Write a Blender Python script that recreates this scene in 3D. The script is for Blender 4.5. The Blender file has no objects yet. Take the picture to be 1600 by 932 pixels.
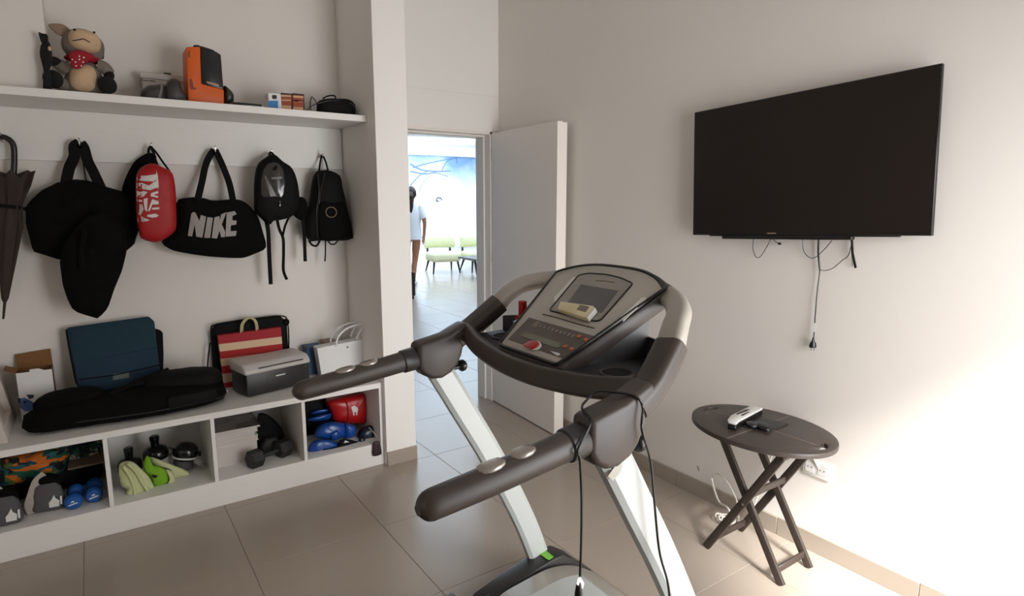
import bpy, bmesh, math, random
from math import sin, cos, pi, radians as R
from mathutils import Vector, Matrix, noise
from mathutils.bvhtree import BVHTree
V = Vector
random.seed(7)
SC = bpy.context.scene
COL = SC.collection

# ------------------------------------------------------------ camera
H = 1.56; FPX = 940.0
_p = R(9.19); _t = R(34.72)
FW = V((sin(_t)*cos(_p), cos(_t)*cos(_p), -sin(_p)))
RT = V((cos(_t), -sin(_t), 0)); UP = RT.cross(FW)
CAM = V((0, 0, H))
cd = bpy.data.cameras.new('camera'); cam = bpy.data.objects.new('camera', cd); COL.objects.link(cam)
cd.sensor_fit = 'HORIZONTAL'; cd.sensor_width = 36.0; cd.lens = 36.0*FPX/1600.0; cd.clip_start = .02; cd.clip_end = 100
_m = Matrix((RT, UP, -FW)).transposed().to_4x4(); _m.translation = CAM
cam.matrix_world = _m
SC.camera = cam

# ------------------------------------------------------------ light
SC.view_settings.view_transform = 'Standard'; SC.view_settings.look = 'None'
SC.view_settings.gamma = 1.0; SC.view_settings.use_curve_mapping = False
SC.view_settings.exposure = 0.04
W = bpy.data.worlds.new('world'); SC.world = W; W.use_nodes = True
W.node_tree.nodes['Background'].inputs[0].default_value = (.62, .78, 1.0, 1)
W.node_tree.nodes['Background'].inputs[1].default_value = 1.5
def area(name, loc, tgt, sx, sy, power, col, spread=180):
    l = bpy.data.lights.new(name, 'AREA'); l.shape = 'RECTANGLE'; l.size = sx; l.size_y = sy
    l.energy = power; l.color = col; l.spread = R(spread)
    o = bpy.data.objects.new(name, l); COL.objects.link(o); o.location = loc
    o.rotation_euler = (V(tgt)-V(loc)).to_track_quat('-Z', 'Y').to_euler()
    return o
area('daylight_terrace_door', (1.86, -.57, 1.05), (2.06, 1.5, .6), 1.15, 2.0, 46, (1.0, .985, .968), 140)
area('added_side_fill', (-1.53, .9, 1.6), (1.0, 1.4, 1.3), 1.2, 1.3, 4, (1.0, .95, .88))  # added weak fill from the left, in front of the closed blind
area('added_lounge_fill', (6.5, 11.5, 3.25), (6.5, 11.5, 0), 6.0, 9.0, 560, (.68, .84, 1.0))  # added overhead fill standing in for the lounge's bluish daylight
area('added_mural_fill', (8.2, 15.2, 2.95), (8.8, 18, 1.6), 4.0, .8, 240, (.72, .86, 1.0))  # added fill that brightens the mural wall
sn = bpy.data.lights.new('sun', 'SUN'); sn.energy = 13.0; sn.angle = R(12); sn.color = (1.0, .98, .95)   # hazy low sun through the terrace door
so_ = bpy.data.objects.new('sun', sn); COL.objects.link(so_); so_.location = (1.5, -3, 4)
so_.rotation_euler = V((.45, 1.0, -1.0)).to_track_quat('-Z', 'Y').to_euler()

# ------------------------------------------------------------ helpers
def ray(px, py): return FW*FPX + RT*(px-800) + UP*(466-py)
def FZ(px, py, z=0.0):
    r = ray(px, py); return CAM + r*((z-H)/r.z)
def FX(px, py, x):
    r = ray(px, py); return CAM + r*(x/r.x)
def FY(px, py, y):
    r = ray(px, py); return CAM + r*(y/r.y)
def FPL(px, py, o, n):
    r = ray(px, py); return CAM + r*((V(o)-CAM).dot(n)/r.dot(n))
def mpp(px, py, y):                       # metres per pixel on a plane y = const
    p = FY(px, py, y); return (p-CAM).dot(FW)/FPX

def S(r, g, b):
    f = lambda c: (c/255/12.92) if c/255 <= .04045 else ((c/255+.055)/1.055)**2.4
    return (f(r), f(g), f(b), 1.0)

MATS = {}
def mat(name, col, rough=.55, metal=0., var=0., vs=8., bump=0., bs=120., spec=.5, coat=0., trans=0., stretch=None):
    m = bpy.data.materials.new(name); m.use_nodes = True; MATS[name] = m
    nt = m.node_tree; b = nt.nodes['Principled BSDF']
    b.inputs['Base Color'].default_value = col; b.inputs['Roughness'].default_value = rough
    b.inputs['Metallic'].default_value = metal; b.inputs['Specular IOR Level'].default_value = spec
    b.inputs['Coat Weight'].default_value = coat
    if trans: b.inputs['Transmission Weight'].default_value = trans
    if var or bump:
        tc = nt.nodes.new('ShaderNodeTexCoord'); mp = nt.nodes.new('ShaderNodeMapping')
        nt.links.new(tc.outputs['Object'], mp.inputs[0])
        if stretch: mp.inputs['Scale'].default_value = stretch
    if var:
        n = nt.nodes.new('ShaderNodeTexNoise'); n.inputs['Scale'].default_value = vs; n.inputs['Detail'].default_value = 6
        nt.links.new(mp.outputs[0], n.inputs['Vector'])
        mx = nt.nodes.new('ShaderNodeMix'); mx.data_type = 'RGBA'
        mx.inputs['A'].default_value = [c*(1-var) for c in col[:3]]+[1]
        mx.inputs['B'].default_value = [min(1, c*(1+var)) for c in col[:3]]+[1]
        nt.links.new(n.outputs['Fac'], mx.inputs['Factor']); nt.links.new(mx.outputs['Result'], b.inputs['Base Color'])
    if bump:
        n = nt.nodes.new('ShaderNodeTexNoise'); n.inputs['Scale'].default_value = bs; n.inputs['Detail'].default_value = 4
        nt.links.new(mp.outputs[0], n.inputs['Vector'])
        bp = nt.nodes.new('ShaderNodeBump'); bp.inputs['Strength'].default_value = bump; bp.inputs['Distance'].default_value = .004
        nt.links.new(n.outputs['Fac'], bp.inputs['Height']); nt.links.new(bp.outputs[0], b.inputs['Normal'])
    return m

def ramp_mat(name, stops, axis='Z', rough=.6, kind='CONSTANT', lo=0., hi=1., coord='Object'):
    """flat print: colour bands along one axis of the object"""
    m = bpy.data.materials.new(name); m.use_nodes = True; nt = m.node_tree; b = nt.nodes['Principled BSDF']
    b.inputs['Roughness'].default_value = rough
    tc = nt.nodes.new('ShaderNodeTexCoord'); sp = nt.nodes.new('ShaderNodeSeparateXYZ'); mr = nt.nodes.new('ShaderNodeMapRange')
    mr.inputs['From Min'].default_value = lo; mr.inputs['From Max'].default_value = hi
    cr = nt.nodes.new('ShaderNodeValToRGB'); cr.color_ramp.interpolation = kind
    while len(cr.color_ramp.elements) < len(stops): cr.color_ramp.elements.new(.5)
    for e, (p, c) in zip(cr.color_ramp.elements, stops): e.position = p; e.color = c
    nt.links.new(tc.outputs[coord], sp.inputs[0]); nt.links.new(sp.outputs[axis], mr.inputs['Value'])
    nt.links.new(mr.outputs['Result'], cr.inputs['Fac']); nt.links.new(cr.outputs['Color'], b.inputs['Base Color'])
    return m

def voro_mat(name, cols, scale, rough=.7, stretch=(1, 1, 1), noise_amt=.25):
    """printed cloth: patches of several colours"""
    m = bpy.data.materials.new(name); m.use_nodes = True; nt = m.node_tree; b = nt.nodes['Principled BSDF']
    b.inputs['Roughness'].default_value = rough
    tc = nt.nodes.new('ShaderNodeTexCoord'); mp = nt.nodes.new('ShaderNodeMapping'); mp.inputs['Scale'].default_value = stretch
    n = nt.nodes.new('ShaderNodeTexNoise'); n.inputs['Scale'].default_value = scale*.7
    ad = nt.nodes.new('ShaderNodeMix'); ad.data_type = 'RGBA'; ad.blend_type = 'ADD'; ad.inputs['Factor'].default_value = noise_amt
    v = nt.nodes.new('ShaderNodeTexVoronoi'); v.inputs['Scale'].default_value = scale
    sp = nt.nodes.new('ShaderNodeSeparateColor'); cr = nt.nodes.new('ShaderNodeValToRGB'); cr.color_ramp.interpolation = 'CONSTANT'
    while len(cr.color_ramp.elements) < len(cols): cr.color_ramp.elements.new(.5)
    for i, (e, c) in enumerate(zip(cr.color_ramp.elements, cols)): e.position = i/len(cols); e.color = c
    nt.links.new(tc.outputs['Object'], mp.inputs[0]); nt.links.new(mp.outputs[0], n.inputs['Vector'])
    nt.links.new(mp.outputs[0], ad.inputs['A']); nt.links.new(n.outputs['Color'], ad.inputs['B'])
    nt.links.new(ad.outputs['Result'], v.inputs['Vector']); nt.links.new(v.outputs['Color'], sp.inputs[0])
    nt.links.new(sp.outputs[0], cr.inputs['Fac']); nt.links.new(cr.outputs['Color'], b.inputs['Base Color'])
    return m

def catmull(pts, n=6, closed=False):
    pts = [V(p) for p in pts]; out = []; N = len(pts)
    for i in range(N if closed else N-1):
        if closed: a, b, c, d = pts[i-1], pts[i], pts[(i+1) % N], pts[(i+2) % N]
        else: a, b, c, d = pts[max(i-1, 0)], pts[i], pts[i+1], pts[min(i+2, N-1)]
        for k in range(n):
            t = k/n
            out.append(.5*((2*b)+(c-a)*t+(2*a-5*b+4*c-d)*t*t+(3*b-a-3*c+d)*t**3))
    if not closed: out.append(pts[-1])
    return out
def chaikin(pts, it=1):
    for _ in range(it):
        o = []
        for i in range(len(pts)):
            a, b = pts[i], pts[(i+1) % len(pts)]
            o += [a*.75+b*.25, a*.25+b*.75]
        pts = o
    return pts
def resample(pts, n):
    pts = [V(p) for p in pts]; P = pts+[pts[0]]
    L = [0]
    for a, b in zip(P, P[1:]): L.append(L[-1]+(b-a).length)
    out = []; j = 0
    for i in range(n):
        d = L[-1]*i/n
        while L[j+1] < d: j += 1
        t = (d-L[j])/max(1e-9, L[j+1]-L[j]); out.append(P[j].lerp(P[j+1], t))
    return out

class G:
    """a bag of geometry in world coordinates"""
    def __init__(s): s.v = []; s.f = []
    def add(s, vs, fs):
        o = len(s.v); s.v += [V(a) for a in vs]; s.f += [tuple(i+o for i in f) for f in fs]; return s
    def bm(s, b):
        b.verts.ensure_lookup_table(); b.verts.index_update()
        s.add([v.co.copy() for v in b.verts], [[v.index for v in f.verts] for f in b.faces]); b.free(); return s
    def box(s, a, b, M=None, bev=0., seg=2):
        a = V(a); b = V(b); m = bmesh.new(); bmesh.ops.create_cube(m, size=1.0)
        for v in m.verts: v.co = V((a.x+(v.co.x+.5)*(b.x-a.x), a.y+(v.co.y+.5)*(b.y-a.y), a.z+(v.co.z+.5)*(b.z-a.z)))
        if bev: bmesh.ops.bevel(m, geom=list(m.edges), offset=bev, segments=seg, profile=.5, affect='EDGES')
        if M is not None: m.transform(M)
        return s.bm(m)
    def prism(s, pts, vec, bev=0., seg=2):
        """closed outline pts (3-D, flat) pushed along vec"""
        m = bmesh.new(); pts = [V(p) for p in pts]; vec = V(vec); n = len(pts)
        a = [m.verts.new(p) for p in pts]; b = [m.verts.new(p+vec) for p in pts]
        m.faces.new(a); m.faces.new(b[::-1])
        for i in range(n): m.faces.new((a[i], b[i], b[(i+1) % n], a[(i+1) % n]))
        bmesh.ops.recalc_face_normals(m, faces=list(m.faces))
        if bev:
            es = [e for e in m.edges if len(e.link_faces) == 2 and e.calc_face_angle(0) > .6]
            bmesh.ops.bevel(m, geom=es, offset=bev, segments=seg, profile=.5, affect='EDGES', clamp_overlap=True)
        return s.bm(m)
    def sweep(s, pts, sec, ref=(0, 0, 1), scale=None, cap=True):
        pts = [V(p) for p in pts]; n = len(sec); ref = V(ref); rings = []; Bp = None
        for i, p in enumerate(pts):
            T = (pts[min(i+1, len(pts)-1)]-pts[max(i-1, 0)]).normalized()
            N = ref-T*ref.dot(T)
            if N.length < .05: N = (Bp.cross(T) if Bp else T.orthogonal())
            N.normalize(); B = T.cross(N)
            if Bp and Bp.dot(B) < 0: pass
            Bp = B; k = 1.0 if scale is None else scale[i]
            ka, kb = (k if isinstance(k, tuple) else (k, k))
            rings.append([p+B*x*ka+N*y*kb for x, y in sec])
        vs = [v for r in rings for v in r]; fs = []
        for i in range(len(pts)-1):
            for j in range(n): fs.append((i*n+j, i*n+(j+1) % n, (i+1)*n+(j+1) % n, (i+1)*n+j))
        if cap: fs += [tuple(range(n))[::-1], tuple(range((len(pts)-1)*n, len(pts)*n))]
        return s.add(vs, fs)
    def tube(s, pts, r, n=10, ref=(.13, .27, .95), sy=1.0, cap=True):
        sec = [(cos(2*pi*i/n), sin(2*pi*i/n)*sy) for i in range(n)]
        sc = [r]*len(pts) if not isinstance(r, (list, tuple)) else list(r)
        return s.sweep(pts, sec, ref, sc, cap)
    def ribbon(s, pts, w, t=.003, ref=(0, -1, 0)):
        return s.sweep(pts, [(-w/2, -t/2), (w/2, -t/2), (w/2, t/2), (-w/2, t/2)], ref)
    def lathe(s, prof, c=(0, 0, 0), ax=(0, 0, 1), n=20, sx=1., sy=1.):
        ax = V(ax).normalized(); u = ax.orthogonal().normalized(); w = ax.cross(u); c = V(c); vs = []; fs = []; m = len(prof)
        for r, h in prof:
            for i in range(n): a = 2*pi*i/n; vs.append(c+ax*h+u*(r*cos(a)*sx)+w*(r*sin(a)*sy))
        for k in range(m-1):
            for i in range(n): fs.append((k*n+i, k*n+(i+1) % n, (k+1)*n+(i+1) % n, (k+1)*n+i))
        fs += [tuple(range(n))[::-1], tuple(range((m-1)*n, m*n))]
        return s.add(vs, fs)
    def ell(s, c, r, M=None, n=16, m=10, p=1.0, wr=0., ws=20., seed=0):
        c = V(c); r = V(r) if not isinstance(r, (int, float)) else V((r, r, r)); vs = []; fs = []
        sg = lambda x: math.copysign(abs(x)**p, x)
        for k in range(m+1):
            th = -pi/2+pi*k/m
            for i in range(n):
                a = 2*pi*i/n
                q = V((r.x*sg(cos(th))*sg(cos(a)), r.y*sg(cos(th))*sg(sin(a)), r.z*sg(sin(th))))
                if M is not None: q = M @ q
                if wr: q = q*(1+wr*noise.noise((q+c)*ws+V((seed, seed*2.1, 0))))
                vs.append(c+q)
        for k in range(m):
            for i in range(n): fs.append((k*n+i, k*n+(i+1) % n, (k+1)*n+(i+1) % n, (k+1)*n+i))
        return s.add(vs, fs)
    def pillow(s, out, nrm, tf, tb, K=6, p=2.4, n=44, wr=0., ws=14., seed=0, sm=1, cen=None):
        """soft body: outline inflated to both sides of its own plane"""
        out = resample(catmull(out, 5, True) if sm else out, n); nrm = V(nrm).normalized()
        c = sum(out, V((0, 0, 0)))/n if cen is None else V(cen)
        def pt(q, k, side):
            t = k/K; sc = cos(t*pi/2)**.75 if k < K else 0.
            h = (1-sc**p)**(1/p)
            q2 = c+(q-c)*sc+nrm*(h*tf if side > 0 else -h*tb)
            if wr and k: q2 = q2+nrm*(wr*side*noise.noise(q2*ws+V((seed, seed, 0))))+nrm*(wr*.5*side*noise.noise(q2*ws*2.7))
            return q2
        vs = []; fs = []
        for q in out: vs.append(q)
        def ringset(side):
            base = list(range(n))
            for k in range(1, K):
                st = len(vs)
                for q in out: vs.append(pt(q, k, side))
                nb = list(range(st, st+n))
                for i in range(n):
                    f = (base[i], base[(i+1) % n], nb[(i+1) % n], nb[i]); fs.append(f if side > 0 else f[::-1])
                base = nb
            vs.append(pt(c, K, side)); ci = len(vs)-1
            for i in range(n):
                f = (base[i], base[(i+1) % n], ci); fs.append(f if side > 0 else f[::-1])
        ringset(1); ringset(-1)
        return s.add(vs, fs)

def clampg(g, lo, hi):
    for v in g.v:
        for i in range(3): v[i] = min(max(v[i], lo[i]), hi[i])
    return g
def mk(name, g, m, parent=None, angle=40, smooth=True, label=None):
    me = bpy.data.meshes.new(name)
    vs = g.v
    if parent is not None:
        inv = WM[parent.name].inverted(); vs = [inv @ v for v in vs]
    me.from_pydata([tuple(v) for v in vs], [], g.f); me.validate(); me.update()
    b = bmesh.new(); b.from_mesh(me); bmesh.ops.recalc_face_normals(b, faces=list(b.faces)); b.to_mesh(me); b.free()
    if smooth:
        me.polygons.foreach_set('use_smooth', [True]*len(me.polygons)); me.set_sharp_from_angle(angle=R(angle))
    me.materials.append(m)
    o = bpy.data.objects.new(name, me); COL.objects.link(o)
    if parent is not None: o.parent = parent; WM[o.name] = WM[parent.name].copy()
    else: WM[o.name] = Matrix()
    if label: o['label'] = label
    return o
WM = {}
def thing(name, label, cat, loc=(0, 0, 0), group=None):
    o = bpy.data.objects.new(name, None); COL.objects.link(o); o.empty_display_size = .05
    o.location = loc; WM[o.name] = Matrix.Translation(V(loc))
    o['label'] = label; o['category'] = cat
    if group: o['group'] = group
    return o
def tag(o, label, cat, group=None):
    o['label'] = label; o['category'] = cat
    if group: o['group'] = group
    return o
def struct(name, g, m, parent=None, label=None, **k):
    o = mk(name, g, m, parent, **k); o['kind'] = 'structure'
    if label: o['label'] = label; 
    return o
def solo(name, g, m, label, cat, group=None, **k):
    """a thing that is one mesh: origin put at its base"""
    lo = V((min(v.x for v in g.v), min(v.y for v in g.v), min(v.z for v in g.v)))
    hi = V((max(v.x for v in g.v), max(v.y for v in g.v), max(v.z for v in g.v)))
    b = V(((lo.x+hi.x)/2, (lo.y+hi.y)/2, lo.z)); g.v = [v-b for v in g.v]
    o = mk(name, g, m, None, **k); o.location = b; WM[o.name] = Matrix.Translation(b)
    return tag(o, label, cat, group)
def copy_tree(root, off=(0, 0, 0), label=None):
    r = root.copy(); COL.objects.link(r); r.location = root.location+V(off)
    if label: r['label'] = label
    for c in list(root.children):
        d = c.copy(); COL.objects.link(d); d.parent = r
        for e in list(c.children):
            h = e.copy(); COL.objects.link(h); h.parent = d
    return r
def bvh_of(g): return BVHTree.FromPolygons([tuple(v) for v in g.v], g.f)
def decal(polys, g, off=.0015, cuts=2):
    """flat print: polygons given in photo pixels, laid on the surface of g"""
    t = bvh_of(g); out = G()
    for poly in polys:
        m = bmesh.new(); vs = [m.verts.new((x, y, 0)) for x, y in poly]; m.faces.new(vs).normal_update()
        bmesh.ops.triangulate(m, faces=list(m.faces), ngon_method='EAR_CLIP')
        if cuts: bmesh.ops.subdivide_edges(m, edges=list(m.edges), cuts=cuts)
        ok = {}
        for v in m.verts:
            d = ray(v.co.x, v.co.y).normalized(); hit = t.ray_cast(CAM, d)
            ok[v] = hit[0]-d*off if hit[0] is not None else None
        for f in list(m.faces):
            if any(ok[v] is None for v in f.verts): m.faces.remove(f)
        for v in list(m.verts):
            if ok[v] is None: m.verts.remove(v)
            else: v.co = ok[v]
        out.bm(m)
    return out
def zz(x0, y0, sc):                       # crop pixel -> photo pixel
    return lambda pts: [(x0+a/sc, y0+b/sc) for a, b in pts]
def onY(pts, y): return [FY(a, b, y) for a, b in pts]

# ------------------------------------------------------------ materials
m_wall = mat('wall_paint', S(228, 222, 215), .75, var=.015, vs=2, bump=.05, bs=300)
m_wallw = mat('white_paint', S(236, 232, 227), .6, var=.01, vs=2)
m_tile = mat('porcelain_tile', S(168, 155, 142), .24, var=.05, vs=3, bump=.02, bs=30)
m_grout = mat('grout', S(120, 108, 97), .8, var=.05)
m_groutd = mat('grout_dark', S(146, 132, 119), .8, var=.05)
m_skirt = mat('skirting_tile', S(158, 146, 133), .3, var=.05, vs=4)
m_lam = mat('white_laminate', S(232, 229, 224), .42, var=.03, vs=5, bump=.06, bs=40, stretch=(1, 1, 14))
m_door = mat('door_lacquer', S(234, 226, 217), .4, var=.01)
m_ceil = mat('ceiling_paint', S(240, 238, 234), .8, var=.01)
m_blk = mat('black_fabric', S(12, 11, 10), .9, var=.3, vs=30, bump=.35, bs=260, spec=.12)
m_blk2 = mat('black_nylon', S(11, 10, 10), .75, var=.25, vs=20, bump=.25, bs=120, spec=.2)
m_web = mat('black_webbing', S(10, 9, 9), .8, var=.2, vs=60, bump=.3, bs=500, spec=.2)
m_plas = mat('dark_plastic', S(62, 53, 48), .42, var=.05, vs=6, bump=.05, bs=500)
m_plas2 = mat('charcoal_plastic', S(38, 36, 36), .4, var=.06, vs=8)
m_bplas = mat('black_plastic', S(20, 19, 19), .3, var=.1, vs=20)
m_sil = mat('silver_plastic', S(172, 166, 156), .38, var=.03, vs=5, metal=.15)
m_silw = mat('pale_silver_paint', S(188, 192, 190), .36, var=.03, vs=4, metal=.15)
m_chr = mat('chrome', S(200, 198, 194), .18, metal=1., var=.03)
m_red = mat('red_nylon', S(164, 6, 14), .55, var=.15, vs=12, bump=.2, bs=120)
m_redp = mat('red_plastic', S(170, 18, 18), .35, var=.06, vs=20)
m_white = mat('white_plastic', S(226, 224, 220), .4, var=.02)
m_paper = mat('white_paper', S(226, 224, 222), .7, var=.02, vs=10)
m_print = mat('white_print', S(214, 208, 204), .6, var=.06, vs=40)
m_grayprint = mat('silver_print', S(150, 142, 138), .5, var=.12, vs=30)
m_card = mat('cardboard', S(124, 84, 48), .85, var=.12, vs=14, bump=.1)
m_teal = mat('teal_fabric', S(18, 50, 64), .85, var=.12, vs=30, bump=.25, bs=300)
m_teal2 = mat('teal_fabric_pocket', S(17, 46, 66), .85, var=.12, vs=30, bump=.25, bs=300)
m_blue = mat('blue_neoprene', S(22, 84, 160), .5, var=.08, vs=20)
m_blueg = mat('blue_gloss_vinyl', S(16, 66, 142), .28, var=.15, vs=12, bump=.15, bs=40)
m_navy = mat('navy_vinyl', S(12, 26, 48), .35, var=.25, vs=15, bump=.2, bs=40)
m_grey = mat('grey_fabric', S(84, 83, 84), .85, var=.15, vs=40, bump=.4, bs=200)
m_beige = mat('beige_webbing', S(176, 168, 156), .8, var=.08, vs=50, bump=.3, bs=400)
m_wood = mat('dark_stained_wood', S(54, 45, 39), .45, var=.2, vs=7, bump=.12, bs=60, stretch=(8, 1, 8))
m_wood2 = mat('dark_table_top', S(66, 57, 52), .4, var=.1, vs=6, bump=.06, bs=80, stretch=(8, 1, 8))

# ------------------------------------------------------------ the room
XW = 2.54; YB = 3.75; YD = 3.84; CX0 = 1.313; CX1 = 1.505; CZ = 3.12; XL = -1.6; YR = -.5
gfl = G().box((XL-.1, YR-.3, -.12), (3.2, 4.02, -.0025)).box((0, 4.02, -.12), (16, 20.1, -.0025))
floor = struct('floor', gfl, m_groutd, label='taupe porcelain tile floor with thin dark joints')
def tile_mesh(w, d):
    g = G().box((0, 0, -.03), (w, d, 0), bev=.0012, seg=1)
    me = bpy.data.meshes.new('floor_tile'); me.from_pydata([tuple(v) for v in g.v], [], g.f); me.update(); me.materials.append(m_tile); return me
TX, TY, J = .595, .6, .0022
tm = tile_mesh(TX-J, TY-J)
ntile = 0
def tile(i, j):
    global ntile
    o = bpy.data.objects.new('floor_tile', tm); COL.objects.link(o); o.parent = floor; o.location = (1.62+i*TX+J/2, 3.18+j*TY+J/2, 0); ntile += 1
for i in range(-5, 2):
    for j in range(-6, 2): tile(i, j)
for j in range(1, 15):
    y = 3.18+j*TY
    a = int(((y*.40)-1.62)//TX)-1; b = int((((y+TY)*.64)-1.62)//TX)+1
    for i in range(a, b+1):
        if i >= 2 or j >= 2: tile(i, j)
# beyond the tiles that can be told apart: plain floor slab
m_far = mat('far_tile_floor', S(168, 160, 152), .22, var=.04, vs=2)
struct('floor_lounge', G().box((2.0, 3.18+15*TY+.003, -.03), (16, 20, 0)), m_far, label='glossy pale floor of the lounge beyond')

# walls
struct('wall_back', G().box((-.62, YB, 0), (CX0+.02, YB+.12, CZ)), m_wall, label='pale wall at the back of the storage niche')
struct('wall_pier', G().box((-.62, 3.42, 2.034), (-.092, YB, CZ), bev=.003, seg=1), m_wall, label='projecting white wall block above the shelf end')
struct('wall_niche_left', G().box((-.74, 3.2, 0), (-.62, YB+.12, CZ)), m_wall)
struct('wall_column', G().box((CX0, 3.2, 0), (CX1, YD+.18, CZ), bev=.002, seg=1), m_wallw, label='white column between storage niche and doorway')
gd = G().box((CX1, YD, 2.313), (XW, YD+.18, CZ)).box((CX1, YD+.004, 2.309), (XW, YD+.18, 2.313)).box((CX1, YD, 2.06), (XW, YD+.18, 2.309))
gd.box((2.482, YD, 0), (XW, YD+.18, 2.06)); gd.box((CX1, YD, 0), (1.60, YD+.18, 2.06))
struct('wall_door', gd, m_wallw, label='white wall above the doorway with thin groove')
struct('wall_right', G().box((XW, YR-.1, 0), (XW+.12, YD+.18, CZ)), m_wall, label='pale wall carrying the television')
struct('wall_left', G().box((XL-.12, YR-.1, 0), (XL, .2, CZ)).box((XL-.12, 1.6, 0), (XL, 3.3, CZ)).box((XL-.12, .2, 0), (XL, 1.6, .9)).box((XL-.12, .2, 2.3), (XL, 1.6, CZ)), m_wall)
struct('wall_front_left', G().box((XL, 3.2, 0), (-.74, 3.3, CZ)), m_wall)
struct('wall_rear', G().box((XL, YR-.12, 0), (1.22, YR, CZ)).box((1.22, YR-.12, 2.2), (XW, YR, CZ)).box((2.48, YR-.12, 0), (XW, YR, 2.2)), m_wall)
struct('ceiling', G().box((XL-.12, YR-.12, CZ), (XW+.12, YD+.18, CZ+.1)), m_ceil)
wf = G()
for a, b in (((1.22, YR-.12, 0), (1.27, YR-.06, 2.2)), ((2.43, YR-.12, 0), (2.48, YR-.06, 2.2)), ((1.27, YR-.12, 2.15), (2.43, YR-.06, 2.2))): wf.box(a, b)
struct('window_1', wf, m_white, label='white frame of the terrace door')
wf = G()
for a, b in (((XL-.1, .2, .9), (XL-.05, .25, 2.3)), ((XL-.1, 1.55, .9), (XL-.05, 1.6, 2.3)), ((XL-.1, .25, .9), (XL-.05, 1.55, .95)), ((XL-.1, .25, 2.25), (XL-.05, 1.55, 2.3))): wf.box(a, b)
w2 = struct('window_2', wf, m_white, label='white frame of the unseen side window')
mk('sun_blocking_blind', G().box((XL-.075, .24, .94), (XL-.070, 1.56, 2.26)), m_paper, w2)  # unseen blind, added to keep the sun off the bench

# skirting tiles
bb = struct('baseboard_right', G().box((XW-.009, YR, 0), (XW, YD, .083)), m_grout, label='taupe tile skirting along the television wall')
y = .852-1.2
k = 0
while y < 3.83:
    mk('skirting_tile', G().box((XW-.013, y+.001, 0), (XW, min(y+.599, 3.838), .085), bev=.0015, seg=1), m_skirt, bb); y += .6
bb = struct('baseboard_column', G().box((CX0+.002, 3.19, 0), (CX1-.001, 3.2, .083)), m_grout, label='taupe tile skirting at the foot of the column')
mk('skirting_tile', G().box((CX0, 3.186, 0), (CX1, 3.2, .085), bev=.0015, seg=1), m_skirt, bb)

# door with frame
dr = thing('door_1', 'x', 'door', (2.478, 3.835, 0)); del dr['category']; dr['kind'] = 'structure'; dr['label'] = 'plain white door standing open against the television wall'
hn = V((2.470, 3.832, 0)); en = V((2.418, 2.995, 0)); dd = (en-hn).normalized(); dn = V((-dd.y, dd.x, 0))
if dn.x < 0: dn = -dn
def quadprism(a, d, l, n, t, z0, z1): return [a+V((0, 0, z0)), a+d*l+V((0, 0, z0)), a+d*l+n*t+V((0, 0, z0)), a+n*t+V((0, 0, z0))], V((0, 0, z1-z0))
L = (en-hn).length
mk('leaf', G().prism(*quadprism(hn, dd, L, dn, .040, .008, 2.048), bev=.0015, seg=1), m_door, dr)
mk('rebate_panel', G().prism(*quadprism(hn+dn*.0405, dd, L-.004, dn, .038, .008, 2.044), bev=.0015, seg=1), m_door, dr)
kn = hn+dd*(L-.06)+dn*.0785+V((0, 0, 1.02))
mk('door_handle', G().tube([kn, kn+dn*.03, kn+dn*.03-dd*.1], .008), m_chr, dr)
for z in (.25, 1.1, 1.85): mk('hinge', G().lathe([(.006, 0), (.006, .09)], (2.474, 3.842, z), n=10), m_chr, dr)
jf = G().box((2.462, YD-.002, 0), (2.482, YD+.182, 2.06), bev=.001, seg=1)
trim = struct('trim_1', jf, m_door, label='white door jamb on the hinge side')
mk('door_stop', G().box((2.450, YD+.075, 0), (2.462, YD+.182, 2.045)), m_door, trim)
hd = G().box((1.58, YD-.002, 2.040), (2.482, YD+.182, 2.06), bev=.001, seg=1)
trim = struct('trim_2', hd, m_door, label='white door head lining')
mk('door_stop', G().box((1.58, YD+.075, 2.028), (2.450, YD+.182, 2.040)), m_door, trim)
struct('trim_3', G().box((1.58, YD-.002, 0), (1.60, YD+.182, 2.04)), m_door, label='white door jamb beside the column')

# ------------------------------------------------------------ lounge shell
m_lw = mat('lounge_wall_paint', S(214, 224, 236), .7, var=.02, vs=1)
struct('wall_lounge_near', G().box((XW, 4.02, 0), (16, 4.14, 4.2)).box((0, 4.02, 2.06), (XW, 4.04, 4.2)), m_lw)
struct('wall_lounge_left', G().box((0, 4.02, 0), (.1, 20, 4.2)), m_lw)
struct('wall_lounge_right', G().box((13.9, 4.02, 0), (14, 20, 4.2)), m_lw)
struct('ceiling_lounge', G().box((0, 4.02, 3.3), (14, 20, 3.4)), m_ceil)
# mural wall: pale misty landscape with bare branches
mm = bpy.data.materials.new('mural_print'); mm.use_nodes = True; nt = mm.node_tree; b = nt.nodes['Principled BSDF']; b.inputs['Roughness'].default_value = .7
tc = nt.nodes.new('ShaderNodeTexCoord'); sp = nt.nodes.new('ShaderNodeSeparateXYZ'); nt.links.new(tc.outputs['Object'], sp.inputs[0])
n1 = nt.nodes.new('ShaderNodeTexNoise'); n1.inputs['Scale'].default_value = .9; n1.inputs['Detail'].default_value = 5; nt.links.new(tc.outputs['Object'], n1.inputs['Vector'])
mr = nt.nodes.new('ShaderNodeMapRange'); mr.inputs['From Min'].default_value = 1.3; mr.inputs['From Max'].default_value = 3.2; nt.links.new(sp.outputs['Z'], mr.inputs['Value'])
ad = nt.nodes.new('ShaderNodeMath'); ad.operation = 'ADD'; nt.links.new(mr.outputs[0], ad.inputs[0])
ms = nt.nodes.new('ShaderNodeMath'); ms.operation = 'MULTIPLY_ADD'; ms.inputs[1].default_value = 1.5; ms.inputs[2].default_value = -.75
nt.links.new(n1.outputs['Fac'], ms.inputs[0]); nt.links.new(ms.outputs[0], ad.inputs[1])
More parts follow.
